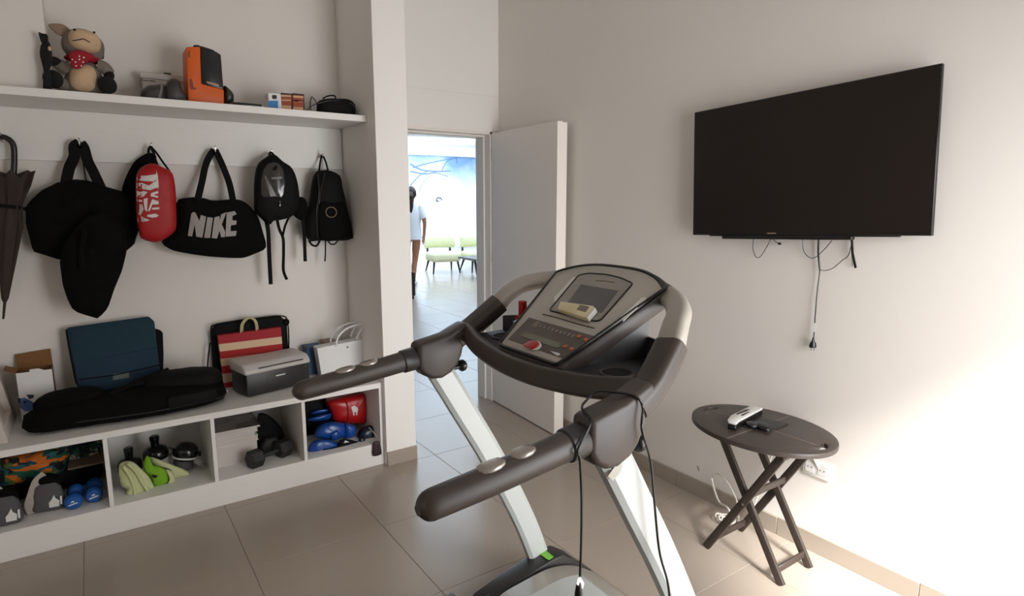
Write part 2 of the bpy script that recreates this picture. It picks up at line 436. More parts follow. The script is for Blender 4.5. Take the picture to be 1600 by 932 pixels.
cr = nt.nodes.new('ShaderNodeValToRGB'); e = cr.color_ramp.elements; e[0].position = .25; e[0].color = S(240, 244, 250); e[1].position = .95; e[1].color = S(120, 152, 188)
q = cr.color_ramp.elements.new(.6); q.color = S(186, 204, 226)
nt.links.new(ad.outputs[0], cr.inputs['Fac']); nt.links.new(cr.outputs['Color'], b.inputs['Base Color'])
wl = struct('wall_mural', G().box((0, 18.0, 0), (14, 18.1, 3.3)), mm, label='far lounge wall with a pale blue misty mural')
m_br = mat('mural_branch', S(96, 120, 150), .8, var=.2, vs=3)
gb = G()
for pts, w in (([(641, 256), (660, 266), (690, 268), (705, 267)], 1.6), ([(641, 268), (665, 272), (680, 270), (700, 276)], 1.4), ([(645, 262), (670, 255), (715, 246)], 1.2), ([(641, 290), (655, 275), (668, 268)], 1.3), ([(713, 244), (714, 256)], 1.2), ([(690, 268), (702, 250), (740, 243)], .9), ([(655, 300), (662, 284), (680, 270)], .8)):
    P = catmull([FY(a, c, 17.996) for a, c in pts], 5); gb.tube(P, [w*.022*(1-.6*i/len(P)) for i in range(len(P))], 5, sy=.15, ref=(0, -1, 0))
mk('branch_motif', gb, m_br, wl)
struct('trim_4', G().box((0, 17.7, 3.0), (14, 18, 3.3)), m_lw, label='pale blue soffit along the lounge ceiling')

# ------------------------------------------------------------ shelf, hook board, bench
sh = G().box((-.619, 3.32, 1.995), (CX0-.001, YB, 2.03), bev=.0015, seg=1)
solo('wall_shelf', sh, m_lam, 'long white wall shelf above the hanging bags', 'shelf')
solo('hook_board', G().box((-.619, YB-.018, 1.752), (CX0-.004, YB-.0005, 1.994), bev=.001, seg=1), m_lam, 'white board under the shelf carrying the coat hooks', 'hook board')
YF = 3.24; BT = .505
bn = thing('storage_bench', 'low white bench with four open cubbies under the hanging bags', 'bench', (.4, 3.5, 0))
x0, x1 = -.505, CX0-.001
mk('bench_top', G().box((x0-.02, YF, .473), (x1, YB-.001, BT), bev=.0015, seg=1), m_lam, bn)
mk('bottom_board', G().box((x0, YF+.018, .115), (x1, YB-.012, .137), bev=.001, seg=1), m_lam, bn)
mk('plinth_board', G().box((x0, YF, 0), (x1, YF+.018, .137), bev=.0015, seg=1), m_lam, bn)
mk('back_panel', G().box((x0, YB-.012, .0), (x1, YB-.001, .473)), m_lam, bn)
for x in (-.505, -.053, .397, .848, x1-.018):
    mk('divider', G().box((x, YF+.0005, .137), (x+.018, YB-.012, .473), bev=.001, seg=1), m_lam, bn)

# ------------------------------------------------------------ treadmill
YC = 1.37
tr = thing('treadmill', 'grey and charcoal treadmill with long black handrails facing the television', 'treadmill', (.9, YC, 0))
def X3(x, s, z, w=.42): return V((x, YC+s*w, z))
def rsec(a, b, r, n=4):
    out = []
    for cx, cy, a0 in ((a-r, b-r, 0), (-a+r, b-r, 90), (-a+r, -b+r, 180), (a-r, -b+r, 270)):
        for k in range(n+1): t = R(a0+90*k/n); out.append((cx+r*cos(t), cy+r*sin(t)))
    return out
m_sensor = mat('sensor_plate', S(168, 160, 152), .25, metal=.6, var=.05)
for s in (1, -1):
    hp = [X3(.445+.03*t, s, .9935+.003*t) for t in (0, .05, .15, .3, .5, .75)]+catmull([X3(.478, s, .998), X3(.62, s, 1.012), X3(.81, s, 1.036)], 8)
    rr = [.030*max(.12, 1-(1-t)**2)**.5 for t in (0, .05, .15, .3, .5, .75)]+[.030+.004*i/17 for i in range(17)]
    rail = mk('handrail', G().tube(hp, rr, 20), m_plas, tr)
    for xa, xb in ((.575, .640), (.655, .715)):
        pp = [X3(xa+(xb-xa)*t, s, 1.006+(xa+(xb-xa)*t-.575)*.13+.0285) for t in (0, .12, .35, .65, .88, 1)]
        mk('pulse_sensor', G().sweep(pp, rsec(.020, .006, .0055), (0, 0, 1), [(.3, .5), (.75, .9), (1, 1), (1, 1), (.75, .9), (.3, .5)]), m_sensor, rail)
    mk('collar', G().tube([X3(.796, s, 1.034), X3(.80, s, 1.0345), X3(.842, s, 1.040), X3(.846, s, 1.0405)], [.034, .038, .039, .036], 20), m_plas2, tr)
    # boot: rounded joint cover
    prof = [(.842, 1.092), (.842, 1.012), (.862, .984), (.895, .965), (.932, .962), (.968, .977), (.994, 1.003), (1.010, 1.034), (1.016, 1.062), (1.06, 1.105), (1.035, 1.148), (.95, 1.112)]
    g = G().prism([V((x, YC+s*.42-.036, z)) for x, z in prof], (0, .072, 0), bev=.016, seg=3)
    boot = mk('joint_cover', g, m_plas, tr)
    # adjustment knob
    kc = X3(1.012, s, .985)
    kb = G().lathe([(.008, -.05), (.008, 0), (.016, .002), (.021, .008), (.021, .02), (.014, .028)], kc, (.9, 0, .12), 12)
    mk('knob', kb, m_bplas, boot)
    # arm and rear loop
    ap = catmull([X3(1.0, s, 1.085), X3(1.07, s, 1.125, .415), X3(1.165, s, 1.202, .39)], 6)
    mk('arm', G().sweep(ap, rsec(.040, .030, .02), (-.7, 0, .7)), m_plas, tr)
    lp = catmull([X3(1.155, s, 1.192, .393), X3(1.197, s, 1.240, .372), X3(1.25, s, 1.272, .338), X3(1.315, s, 1.292, .25), X3(1.362, s, 1.306, .13), X3(1.375, s, 1.308, .0)], 7)
    kk = [(1-.35*i/len(lp)) for i in range(len(lp))]
    lo = [p for p in lp]; n = len(lp); cut = int(n*.62)
    sec = rsec(.037, .024, .018)
    def lref(i): return (-.75, 0, .66)
    mk('loop_tube', G().sweep(lp[:cut+1], sec, (-.75, 0, .66), kk[:cut+1]), m_sil, tr)
    mk('loop_back', G().sweep(lp[cut:], sec, (-.75, 0, .66), kk[cut:]), m_plas, tr)
    # upright
    up = catmull([X3(.925, s, 1.0), X3(.955, s, .95), X3(1.03, s, .82), X3(1.125, s, .656), X3(1.225, s, .465), X3(1.31, s, .285), X3(1.372, s, .125), X3(1.40, s, .04)], 5)
    oct_ = [(.021, .030), (.012, .044), (-.012, .044), (-.021, .030), (-.021, -.030), (-.012, -.044), (.012, -.044), (.021, -.030)]
    u = mk('upright', G().sweep(up, oct_, (.85, 0, .5)), m_silw, tr, angle=25)
    # base cover at the upright's foot
    bp = [(1.0, .02), (1.07, .082), (1.2, .118), (1.319, .141), (1.40, .153), (1.436, .152), (1.50, .11), (1.56, .05), (1.60, .02)]
    ya = YC+.34 if s > 0 else YC-.43
    fc = mk('foot_cover', G().prism([V((x, ya, z)) for x, z in bp], (0, .09, 0), bev=.008, seg=2), m_plas2, tr)
    mk('base_rail', G().box((-.42, YC+s*.42-.05, .06), (1.0, YC+s*.42+.05, .095), bev=.012), m_plas2, tr)
m_green = mat('green_sticker', S(120, 190, 62), .45, var=.05)
mk('sticker', G().prism([FPL(a, b, (1.38, 1.75, .153), V((-.1, 0, 1)).normalized()) for a, b in ((839, 863), (850, 858.5), (865, 871), (858, 876), (853, 874))], (0, 0, .0015)), m_green, tr, label='green sticker on the left foot cover')
mk('sticker_patch', G().prism([FY(a, b, .9245) for a, b in ((950, 745), (966, 722), (973, 726), (970, 738), (958, 752))], (0, .001, 0)), mat('faded_sticker', S(172, 168, 156), .6, var=.1, vs=40), tr)
# motor hood between the feet
hpf = [(p.x, p.z) for p in catmull([V((1.03, 0, .03)), V((1.106, 0, .108)), V((1.23, 0, .130)), V((1.36, 0, .135)), V((1.48, 0, .100)), V((1.60, 0, .02))], 5)]
mk('motor_hood', G().prism([V((x, 1.05, z)) for x, z in hpf], (0, .645, 0), bev=.006, seg=2), m_sil, tr)
pn = [(x, z) for x, z in hpf if 1.13 < x < 1.47]
mk('hood_panel', G().prism([V((x, 1.12, z+.004)) for x, z in pn]+[V((x, 1.12, z-.004)) for x, z in pn[::-1]], (0, .49, 0), bev=.002, seg=1), m_silw, tr)
m_belt = mat('tread_belt', S(24, 24, 25), .8, var=.15, vs=60, bump=.3, bs=300)
mk('deck', G().box((-.45, 1.0, .05), (1.1, 1.74, .10), bev=.008), m_plas2, tr)
mk('running_belt', G().box((-.46, 1.1, .095), (1.05, 1.64, .108), bev=.005), m_belt, tr)
for s in (1, -1): mk('floor_foot', G().lathe([(.02, 0), (.024, .01), (.02, .06)], (-.38, YC+s*.42, 0)), m_bplas, tr); mk('floor_foot', G().lathe([(.025, 0), (.028, .01), (.024, .06)], (1.4, YC+s*.42, 0)), m_bplas, tr)

# console
CO = V((1.003, YC, 1.123)); cv = V((.842, 0, .539)).normalized(); cu = V((0, -1, 0)); cn = cu.cross(cv)
if cn.z < 0: cn = -cn
def CP(u, v, o=0.): return CO+cu*u+cv*v+cn*o
def CX(px, py, o=0.): return FPL(px, py, CO+cn*o, cn)
def CUV(px, py): q = CX(px, py)-CO; return q.dot(cu), q.dot(cv)
def console_outline(e, nv=14):
    out = [(-.135-e, -e), (.135+e, -e)]
    arc = []
    for k in range(nv+1):
        t = -1+2*k/nv; arc.append(((.236+e)*t, .354+e+.066*(1-abs(t)**3)))
    return out[:1]+out[1:]+arc[::-1]
ol = console_outline(.0)
def rounded(uv, r, n=5):
    out = []; N = len(uv)
    for i in range(N):
        a, b, c = V(uv[i-1]), V(uv[i]), V(uv[(i+1) % N]); d1 = (a-b); d2 = (c-b); l = min(r, d1.length*.45, d2.length*.45)
        p = b+d1.normalized()*l; q = b+d2.normalized()*l
        for k in range(n+1): t = k/n; w = p*(1-t)**2+b*2*t*(1-t)+q*t*t; out.append((w.x, w.y))
    return out
body = rounded(console_outline(.016), .02)
cb = mk('console_body', G().prism([CP(u, v, -.004) for u, v in body], -cn*.050, bev=.008, seg=2), m_plas, tr)
fp = mk('face_plate', G().prism([CP(u, v, -.003) for u, v in rounded(ol, .010)], cn*.006, bev=.003, seg=2), m_sil, tr)
fr_ = [CP(u, v, .001) for u, v in rounded(console_outline(.005), .012)]
mk('face_rim', G().tube(fr_+[fr_[0], fr_[1]], .0052, 8, cap=False), m_bplas, tr)
# reading panel with dark rim
def pxuv(pts): return [CUV(a, b) for a, b in pts]
rim = [CP(u, v, .0045) for u, v in rounded(pxuv([(859, 487), (905, 432), (921, 429), (948, 431), (970, 436), (990, 445), (939, 503), (930, 504)]), .012)]
mk('reading_panel', G().prism([p-cn*.0045 for p in rim], cn*.0045, bev=.001, seg=1), mat('reading_panel_plastic', S(150, 144, 136), .4, var=.04), fp)
mk('panel_rim', G().tube(rim+[rim[0], rim[1]], .0028, 8, cap=False), m_bplas, fp)
mk('ledge_screen', G().prism([CX(a, b, .0046) for a, b in ((885, 477), (908, 445), (966, 455), (940, 489))], cn*.0012), mat('smoked_screen', S(84, 82, 82), .15, var=.05), fp)
mk('slit', G().tube([CX(a, b, .0046) for a, b in ((931, 439), (945, 439.5), (960, 442))], .0012, 6), m_plas, fp)
for q in (((866, 466), (895, 434), (904, 434), (900, 441), (867, 479)), ((970, 496), (1003, 466), (1009, 465), (1010, 468), (974, 503))):
    mk('light_strip', G().prism([CX(a, b, .003) for a, b in q], cn*.0014), m_white, fp)
mk('groove_line', G().tube(catmull([CX(a, b, .003) for a, b in ((848, 491.5), (870, 497), (900, 506), (929, 513.5))], 4), .0022, 6), m_plas, fp)
# control panel
m_cp = mat('control_overlay', S(78, 66, 60), .35, var=.12, vs=20)
cp = mk('control_panel', G().prism([CX(a, b, .003) for a, b in ((794, 531), (827, 497), (933, 527.5), (878, 560))], cn*.0015), m_cp, fp)
m_lcd = mat('lcd_window', S(112, 112, 100), .2, var=.05)
mk('display', G().prism([CX(a, b, .0045) for a, b in ((814, 526), (820, 519), (875, 536), (876, 542), (870, 545))], cn*.0012), m_lcd, cp)
mk('display', G().prism([CX(a, b, .0045) for a, b in ((830, 510), (838, 502), (846, 504), (838, 513))], cn*.0012), mat('panel_label', S(120, 104, 92), .4, var=.1), cp)
m_or = mat('orange_key', S(186, 98, 60), .45, var=.1, vs=40)
for (a, b) in ((905, 526.5), (915.5, 531.5), (883, 542), (893, 546)):
    c = CX(a, b, .0045); mk('key', G().prism([c+cu*(du*.0065)+cv*(dv*.0055) for du, dv in ((-1, -1), (1, -1), (1.1, 1), (-.7, 1.1))], cn*.003, bev=.001, seg=1), m_or, cp)
m_dk = mat('key_print', S(150, 142, 132), .5)
for k in range(9):
    t = k/8; a = 845+t*50; b = 509.5+t*15.5
    c = CX(a, b, .0045); w = .0030
    mk('key_mark', G().prism([c+cu*(x*w)+cv*(y*w*1.7) for x, y in ((-.7, -1), (.6, -1), (.8, .2), (.7, 1), (-.5, 1), (-.8, .1))], cn*.001), m_dk, cp)
rk = [CX(a, b, .0045) for a, b in ((816, 543), (824, 537), (833, 533.5), (842, 534), (847, 539), (845, 545), (838, 548.5), (831, 548))]
mk('stop_button_ring', G().prism(chaikin(rk, 2), cn*.004, bev=.001, seg=1), m_white, cp)
rk = [CX(a, b, .0085) for a, b in ((816, 541.5), (824, 536), (833, 533), (840, 534), (844, 538), (840, 543), (831, 547), (827, 546))]
mk('stop_button', G().prism(chaikin(rk, 2), cn*.004, bev=.0015, seg=2), m_redp, cp)
mk('slot_mark', G().prism([CX(a, b, .0045) for a, b in ((860, 549), (875, 553), (874, 556), (870, 556))], cn*.001), m_paper, cp)
# front bar, side trays
fb = catmull([X3(1.035, 1, 1.112, .395), X3(1.0, 1, 1.094, .27), X3(.975, 1, 1.084, .12), X3(.968, 1, 1.082, 0), X3(.975, -1, 1.084, .12), X3(1.0, -1, 1.094, .27), X3(1.035, -1, 1.112, .395)], 6)
mk('front_bar', G().sweep(fb, rsec(.030, .017, .012), (-1, 0, .25)), m_plas, tr)
for s in (1, -1):
    fl = [X3(.995, s, 1.108, .135), X3(1.03, s, 1.108, .365), X3(1.165, s, 1.110, .365), X3(1.27, s, 1.110, .26), X3(1.29, s, 1.110, .14)]
    ty = mk('side_tray', G().prism(fl, (0, 0, -.016), bev=.002, seg=1), m_plas2, tr)
    for (xa, wa, za), (xb, wb_, zb2) in (((1.165, .372, 1.158), (1.275, .26, 1.17)), ((1.275, .26, 1.17), (1.297, .13, 1.175))):
        mk('tray_wall', G().prism([X3(xa, s, 1.095, wa), X3(xb, s, 1.095, wb_), X3(xb, s, zb2, wb_), X3(xa, s, za, wa)], (.010, 0, 0), bev=.002, seg=1), m_plas2, ty)
    mk('tray_wall', G().prism([X3(.99, s, 1.095, .135), X3(1.29, s, 1.095, .20), X3(1.29, s, 1.26, .20), X3(.99, s, 1.10, .135)], (0, -s*.01, 0)), m_plas2, ty)
    c = X3(1.105, s, 1.109, .262)
    mk('cup_holder', G().lathe([(.040, .0), (.040, .0035), (.044, .005), (.048, .0035), (.048, -.004)], c, (0, 0, 1), 28), m_plas, ty)
    mk('cup_shade_disc', G().lathe([(.0, .0024), (.041, .0024), (.041, -.03)], c, (0, 0, 1), 24), mat('painted_well_shade', S(8, 8, 9), .85, var=.1), ty)  # flat near-black disc: the well's shade is put into its colour
mk('bolt_cap', G().ell(FPL(886, 582, (.985, 1.2, 1.11), V((-.3, 0, 1))), .004, n=8, m=6), m_white, tr)
# safety key on the left
sk = PYk = FY(817, 486, 1.62)
mk('safety_key', G().box(sk+V((-.010, -.010, -.02)), sk+V((.010, .014, .034)), bev=.003).box(sk+V((-.012, -.03, -.034)), sk+V((.012, .03, -.016)), bev=.004), m_redp, tr, label='red safety key clip')
mk('key_socket', G().lathe([(.034, 0), (.034, .012), (.02, .02)], sk+V((0, 0, -.05)), (0, 0, 1), 16), mat('dark_red_plastic', S(60, 16, 16), .4, var=.1), tr)

# beige remote on the reading ledge
ph = thing('remote_control', 'beige handheld remote lying on the treadmill reading ledge', 'remote', CX(900, 490, .006))
pa = [CX(a, b, .0062) for a, b in ((874, 489), (879, 477), (930, 484.5), (932, 487), (919, 502), (916, 503))]
mk('remote_body', G().prism(pa, cn*.016, bev=.004, seg=2), mat('beige_plastic', S(222, 208, 168), .45, var=.04, vs=20), ph)
mk('remote_screen', G().prism([CX(a, b, .0224) for a, b in ((901, 484), (907, 477), (921, 480), (915, 488))], cn*.001), mat('grey_lcd', S(116, 104, 92), .3, var=.05), ph)
mk('remote_end', G().prism([CX(a, b, .0061) for a, b in ((918.5, 502.5), (932, 487), (934, 488.5), (921, 504))], cn*.0165, bev=.002, seg=2), m_white, ph)

# black cord draped over the near joint
yn = .905
cpts = [FY(903, 960, yn), FY(905, 932, yn), FY(908, 860, yn), FY(909, 780, yn), FY(906, 720, yn), FY(903, 703, .906), V((.848, .925, 1.086)), V((.858, .965, 1.104)), V((.90, .997, 1.105)), V((.935, 1.0, 1.118)), V((.955, .96, 1.124)), V((.975, .92, 1.122)), V((.985, .903, 1.10)), FY(1003, 672, .90), FY(1016, 720, .90), FY(1022, 780, .90), FY(1030, 860, .90), FY(1042, 905, .90), FY(1046, 932, .90), FY(1047, 965, .90)]
cord = thing('audio_cord', 'thin black cord draped over the near handrail joint of the treadmill', 'cord', cpts[0])
mk('cable', G().tube(catmull(cpts, 7), .003, 8), m_bplas, cord)
mk('plug', G().lathe([(.004, .03), (.006, .02), (.009, .0), (.008, -.03)], FY(904, 928, yn), (0, 0, 1), 12), m_bplas, cord)
mk('cord_tag', G().prism([FY(a, b, yn-.004) for a, b in ((902, 905), (907, 902), (913, 912), (911, 921), (901, 914))], (0, .0015, 0)), m_paper, cord)

# ------------------------------------------------------------ television (hung slightly crooked)
tvc = V((2.48, 1.4665, 1.712)); tva = R(2.45)
tvu = V((0, -cos(tva), sin(tva))); tvv = V((0, sin(tva), cos(tva))); tvn = V((-1, 0, 0))
def TP(u, v, o=0.): return tvc+tvu*u+tvv*v+tvn*o
tv = thing('television', 'large black flat television hung slightly crooked on the right wall', 'television', TP(0, -.30))
def tvbox(u0, u1, v0, v1, o0, o1, bev=.002): return G().prism([TP(u0, v0, o0), TP(u1, v0, o0), TP(u1, v1, o0), TP(u0, v1, o0)], tvn*(o1-o0), bev=bev, seg=1)
m_tv = mat('tv_bezel', S(16, 14, 13), .35, var=.1)
m_scr = mat('tv_screen', S(30, 23, 19), .28, var=.03, spec=.35)
mk('bezel', tvbox(-.528, .528, -.300, .299, -.018, .0), m_tv, tv)
mk('rear_cover', tvbox(-.36, .36, -.26, .2, -.040, -.018, .008), m_bplas, tv)
mk('screen', tvbox(-.522, .522, -.292, .293, .0, .001, 0), m_scr, tv)
mk('maker_plate', tvbox(-.118, -.076, -.2935, -.2885, .001, .002, 0), mat('gold_plate', S(170, 150, 112), .4, metal=.5, var=.05), tv)
mk('bottom_bar', tvbox(-.355, .25, -.318, -.300, -.025, .004, .003), m_tv, tv)
mk('bottom_lip', tvbox(-.43, .42, -.305, -.300, -.02, -.002, .001), m_tv, tv)
mk('wall_mount', tvbox(-.16, .16, -.12, .12, -.0595, -.040, .002), m_bplas, tv)
xc = 2.522
def wl_(pts, x=xc): return [FX(a, b, x) for a, b in pts]
solo('tv_cable', G().tube(catmull(wl_([(1178, 372), (1176, 385), (1179, 398), (1183, 403), (1189, 400), (1198, 386), (1205, 373)]), 6), .0016, 6), m_bplas, 'thin black cable loop hanging under the left part of the television', 'cable')
solo('tv_cable', G().tube(catmull(wl_([(1254, 374), (1255, 390), (1260, 399), (1268, 403.5), (1276, 401), (1288, 390), (1300, 376)]), 6), .0016, 6), m_bplas, 'thin black cable loop hanging under the middle of the television', 'cable')
g = thing('tv_cable', 'short stub cable with small connector under the television', 'cable', FX(1216, 381, xc))
mk('wire', G().tube(wl_([(1208, 374), (1212, 378), (1217, 381)]), .0016, 6), m_bplas, g)
mk('connector', G().ell(FX(1218, 381, xc), (.006, .009, .006), n=10, m=6), m_bplas, g)
g = thing('power_cord', 'black power cord with plug dangling down the wall below the television', 'cord', FX(1270, 548, xc))
mk('cable', G().tube(catmull(wl_([(1279, 374), (1278.5, 395), (1280, 415), (1281, 422), (1277, 455), (1274, 490), (1272, 520), (1271, 530)]), 6), .0026, 8), m_bplas, g)
mk('cable_sheath', G().tube(catmull(wl_([(1279, 374), (1278.5, 395), (1281, 422)]), 6), .004, 8), m_bplas, g)
mk('plug', G().lathe([(.004, .035), (.006, .02), (.013, .008), (.015, -.004), (.013, -.010), (.004, -.011)], FX(1270, 540, xc-.004), (0, 0, 1), 14, sx=.8), m_bplas, g)
for d in (-.006, .006): mk('prong', G().lathe([(.002, 0), (.002, .014)], FX(1270, 540, xc-.004)+V((0, d, -.023)), n=8), m_chr, g)
mk('tag', G().prism(wl_([(1272, 505), (1277, 506), (1276, 512), (1272, 520), (1270, 513)], xc-.006), (.001, 0, 0)), m_paper, g)
solo('tv_cable', G().tube(catmull(wl_([(1281, 422), (1290, 423), (1302, 419), (1315, 408), (1325, 400), (1329, 388), (1331, 374)], xc-.003), 6), .0016, 6), m_bplas, 'thin black cable curving from the power cord up to the television', 'cable')
g = thing('tv_antenna', 'black flat antenna stick hanging under the right part of the television', 'antenna', FX(1335, 418, xc))
mk('stick', G().sweep(wl_([(1331, 374), (1332, 395), (1337, 419)]), rsec(.005, .002, .0015), (-1, 0, 0)), m_bplas, g)
mk('label_tag', G().prism(wl_([(1330, 395), (1333, 395), (1333, 417), (1330, 417)], xc+.004), (.001, 0, 0)), m_paper, g)

# ------------------------------------------------------------ folding oval table
tc_ = V((2.288, 1.42, .6)); ta, tb_ = .312, .237
tb = thing('folding_table', 'dark wooden folding table with oval top and crossed legs under the television', 'table', (2.288, 1.42, 0))
# top: oval halves with two grip holes
def oval_top():
    m = bmesh.new(); N = 56
    outer = [(tc_.x+tb_*cos(2*pi*i/N), tc_.y+ta*sin(2*pi*i/N)) for i in range(N)]
    loops = [outer]
    for sgn in (1, -1):
        h = []
        for i in range(16):
            t = 2*pi*i/16; w = .046*cos(t); d = .017*sin(t)
            h.append((tc_.x+w, tc_.y+sgn*(.268+d-.35*w*w/.046)))
        loops.append(h)
    es = []
    for lp in loops:
        vs = [m.verts.new((x, y, tc_.z-.022)) for x, y in lp]
        es += [m.edges.new((vs[i], vs[(i+1) % len(vs)])) for i in range(len(vs))]
    bmesh.ops.triangle_fill(m, edges=es, use_beauty=True)
    for f in list(m.faces):
        c = f.calc_center_median()
        for sgn in (1, -1):
            w = c.x-tc_.x; d = (c.y-tc_.y)*sgn-.268+.35*w*w/.046
            if (w/.046)**2+(d/.017)**2 < .9: m.faces.remove(f); break
    r = bmesh.ops.extrude_face_region(m, geom=list(m.faces))
    vs = [e for e in r['geom'] if isinstance(e, bmesh.types.BMVert)]
    bmesh.ops.translate(m, verts=vs, vec=(0, 0, .022))
    bmesh.ops.recalc_face_normals(m, faces=list(m.faces))
    rim_e = [e for e in m.edges if len(e.link_faces) == 2 and e.calc_face_angle(0) > 1.2]
    bmesh.ops.bevel(m, geom=rim_e, offset=.004, segments=2, profile=.5, affect='EDGES')
    return G().bm(m)
top = mk('table_top', oval_top(), m_wood2, tb)
m_inlay = mat('pale_joint', S(150, 138, 126), .5, var=.1)
mk('joint_line', G().box((tc_.x-tb_+.004, tc_.y-.0012, .5995), (tc_.x+tb_-.004, tc_.y+.0012, .6004)), m_inlay, top)
mk('joint_line', G().box((tc_.x-.0012, tc_.y-.245, .5995), (tc_.x+.0012, tc_.y+.245, .6004)), m_inlay, top)
sec = rsec(.008, .017, .003, 2)
def leg(xa, y0, y1, z1): return mk('leg', G().sweep([V((xa, y0, 0.004)), V((xa, (y0+y1)/2, z1/2+.002)), V((xa, y1, z1))], rsec(.017, .0085, .003, 2), (1, 0, 0)), m_wood, tb)
leg(2.166, 1.572, 1.232, .575); leg(2.186, 1.217, 1.556, .575)
leg(2.418, 1.572, 1.232, .575); leg(2.396, 1.217, 1.556, .575)
def bar(name, y, z, xa, xb, w=.016, t=.006): mk(name, G().box((xa, y-t, z-w), (xb, y+t, z+w), bev=.003, seg=1), m_wood, tb)
bar('stretcher', 1.244, .055, 2.190, 2.392); bar('stretcher', 1.545, .055, 2.170, 2.414)
bar('stretcher', 1.365, .345, 2.170, 2.414); bar('top_rail', 1.232, .562, 2.15, 2.43); bar('top_rail', 1.556, .562, 2.15, 2.43)
for xa in (2.157, 2.428): mk('pivot_bolt', G().lathe([(.006, -.004), (.006, .004)], (xa, 1.394, .290), (1, 0, 0), 10), m_chr, tb)

# things on the table
TT = .6005
g = thing('white_remote', 'white and silver handset lying on a black cradle on the oval table', 'remote', FZ(1165, 655, TT))
q = [FZ(a, b, TT+.028) for a, b in ((1136.5, 658), (1142, 651), (1174, 635.5), (1192, 639.5), (1155, 659), (1150, 664), (1138, 661))]
mk('cradle', G().prism([p+V((0, 0, -.028))*1.0+(p-q[0])*0 for p in q], (0, 0, .022), bev=.003, seg=1), m_bplas, g)
hs = mk('handset', G().prism([p+V((0, 0, -.004)) for p in q], (0, 0, .010), bev=.003, seg=2), m_white, g)
mk('key_slot', G().prism([FZ(a, b, TT+.0345) for a, b in ((1150, 647), (1165, 640.5), (1172, 640), (1166, 643.5), (1152, 648))], (0, 0, .001)), m_plas, hs)
mk('key_slot', G().prism([FZ(a, b, TT+.0345) for a, b in ((1158, 649), (1168, 644.5), (1172, 644), (1160, 650.5))], (0, 0, .001)), m_plas, hs)
g = thing('black_tray', 'flat black pad with a small black mouse on the oval table', 'pad', FZ(1200, 668, TT))
mk('pad', G().prism([FZ(a, b, TT) for a, b in ((1160, 668), (1187, 654), (1232, 664), (1199, 677))], (0, 0, .004), bev=.001, seg=1), m_plas2, g)
mk('mouse', G().ell(FZ(1192, 667, TT+.012), (.026, .045, .0125), Matrix.Rotation(R(-25), 3, 'Z'), p=.85), m_bplas, g)
mk('mouse_cap', G().ell(FZ(1175, 664, TT+.013), (.022, .028, .010), Matrix.Rotation(R(-25), 3, 'Z'), p=.7), m_plas2, g)

# outlet, wire bundle, nail mark on the wall
g = thing('wall_outlet', 'white double wall outlet low on the wall behind the oval table', 'outlet', FX(1280, 745, XW))
oc = FX(1277, 732, XW)
mk('plate', G().box(oc+V((-.010, -.062, -.040)), oc+V((-.0005, .062, .040)), bev=.004), m_white, g)
for d in (-.028, .028):
    s_ = mk('socket', G().box(oc+V((-.012, d-.02, -.024)), oc+V((-.010, d+.02, .024)), bev=.0008, seg=1), m_white, g)
    for e in (-.008, .008): mk('pin_hole', G().lathe([(.0025, 0), (.0025, .0008)], oc+V((-.0121, d+e, 0)), (-1, 0, 0), 8), m_bplas, s_)
solo('nail', G().tube([FX(1090, 729, XW-.001), FX(1091, 733, XW-.008), FX(1092, 736, XW-.004)], .0018, 6), m_bplas, 'tiny black nail hook in the wall left of the oval table', 'nail')
m_wc = mat('white_cable', S(222, 216, 206), .5, var=.04)
g = thing('cable_bundle', 'bundle of white cables gathered on the floor behind the oval table', 'cables', FZ(1150, 815))
def wire(pts, r=.004): mk('cable', G().tube(catmull(pts, 7), r, 7), m_wc, g)
xq = 2.515
wire([FX(1116, 744, xq), FX(1122, 741, xq-.01), FX(1135, 752, xq-.03), FX(1148, 775, xq-.04), V((2.46, 1.62, .09)), V((2.44, 1.60, .02)), V((2.40, 1.63, .006))])
wire([FX(1112, 748, xq), FX(1116, 765, xq), FX(1124, 785, xq-.02), V((2.47, 1.68, .05)), V((2.45, 1.63, .008)), V((2.42, 1.60, .006))], .005)
wire([V((2.525, 1.28, .40)), V((2.52, 1.36, .50)), V((2.515, 1.46, .46)), V((2.51, 1.52, .28)), V((2.50, 1.56, .10)), V((2.47, 1.59, .02)), V((2.43, 1.62, .006))], .0035)
for k in range(4):
    c = V((2.44-.012*k, 1.615+.01*k, .008+.008*k)); wire([c+V((.035*cos(2*pi*i/9+k), .05*sin(2*pi*i/9+k), .004*sin(3*i))) for i in range(10)], .0038)

# ------------------------------------------------------------ coat hooks
hooks = [(2, 216), (124, 224), (236.5, 231), (336, 235), (424, 240), (503.5, 243)]
hl = ['metal coat hook holding the umbrella handle', 'metal coat hook holding the big black duffel', 'metal coat hook holding the red bag', 'metal coat hook holding the lettered gym bag', 'metal coat hook holding the backpack with clear window', 'metal coat hook holding the rightmost backpack']
YH = YB-.018
for (a, b), lb in zip(hooks, hl):
    c = FY(a, b, YH-.045); c.y = YH
    h = thing('coat_hook', lb, 'hook', c, 'coat hooks on the white board')
    mk('rose', G().lathe([(.011, 0), (.011, .003), (.007, .005)], c+V((0, -.0003, .0)), (0, -1, 0), 12), m_chr, h)
    mk('prong', G().tube(catmull([c+V((0, -.004, 0)), c+V((0, -.03, -.014)), c+V((0, -.048, -.010)), c+V((0, -.055, .014)), c+V((0, -.054, .024))], 5), .0038, 8), m_chr, h)
YO = YH-.046      # where straps hang

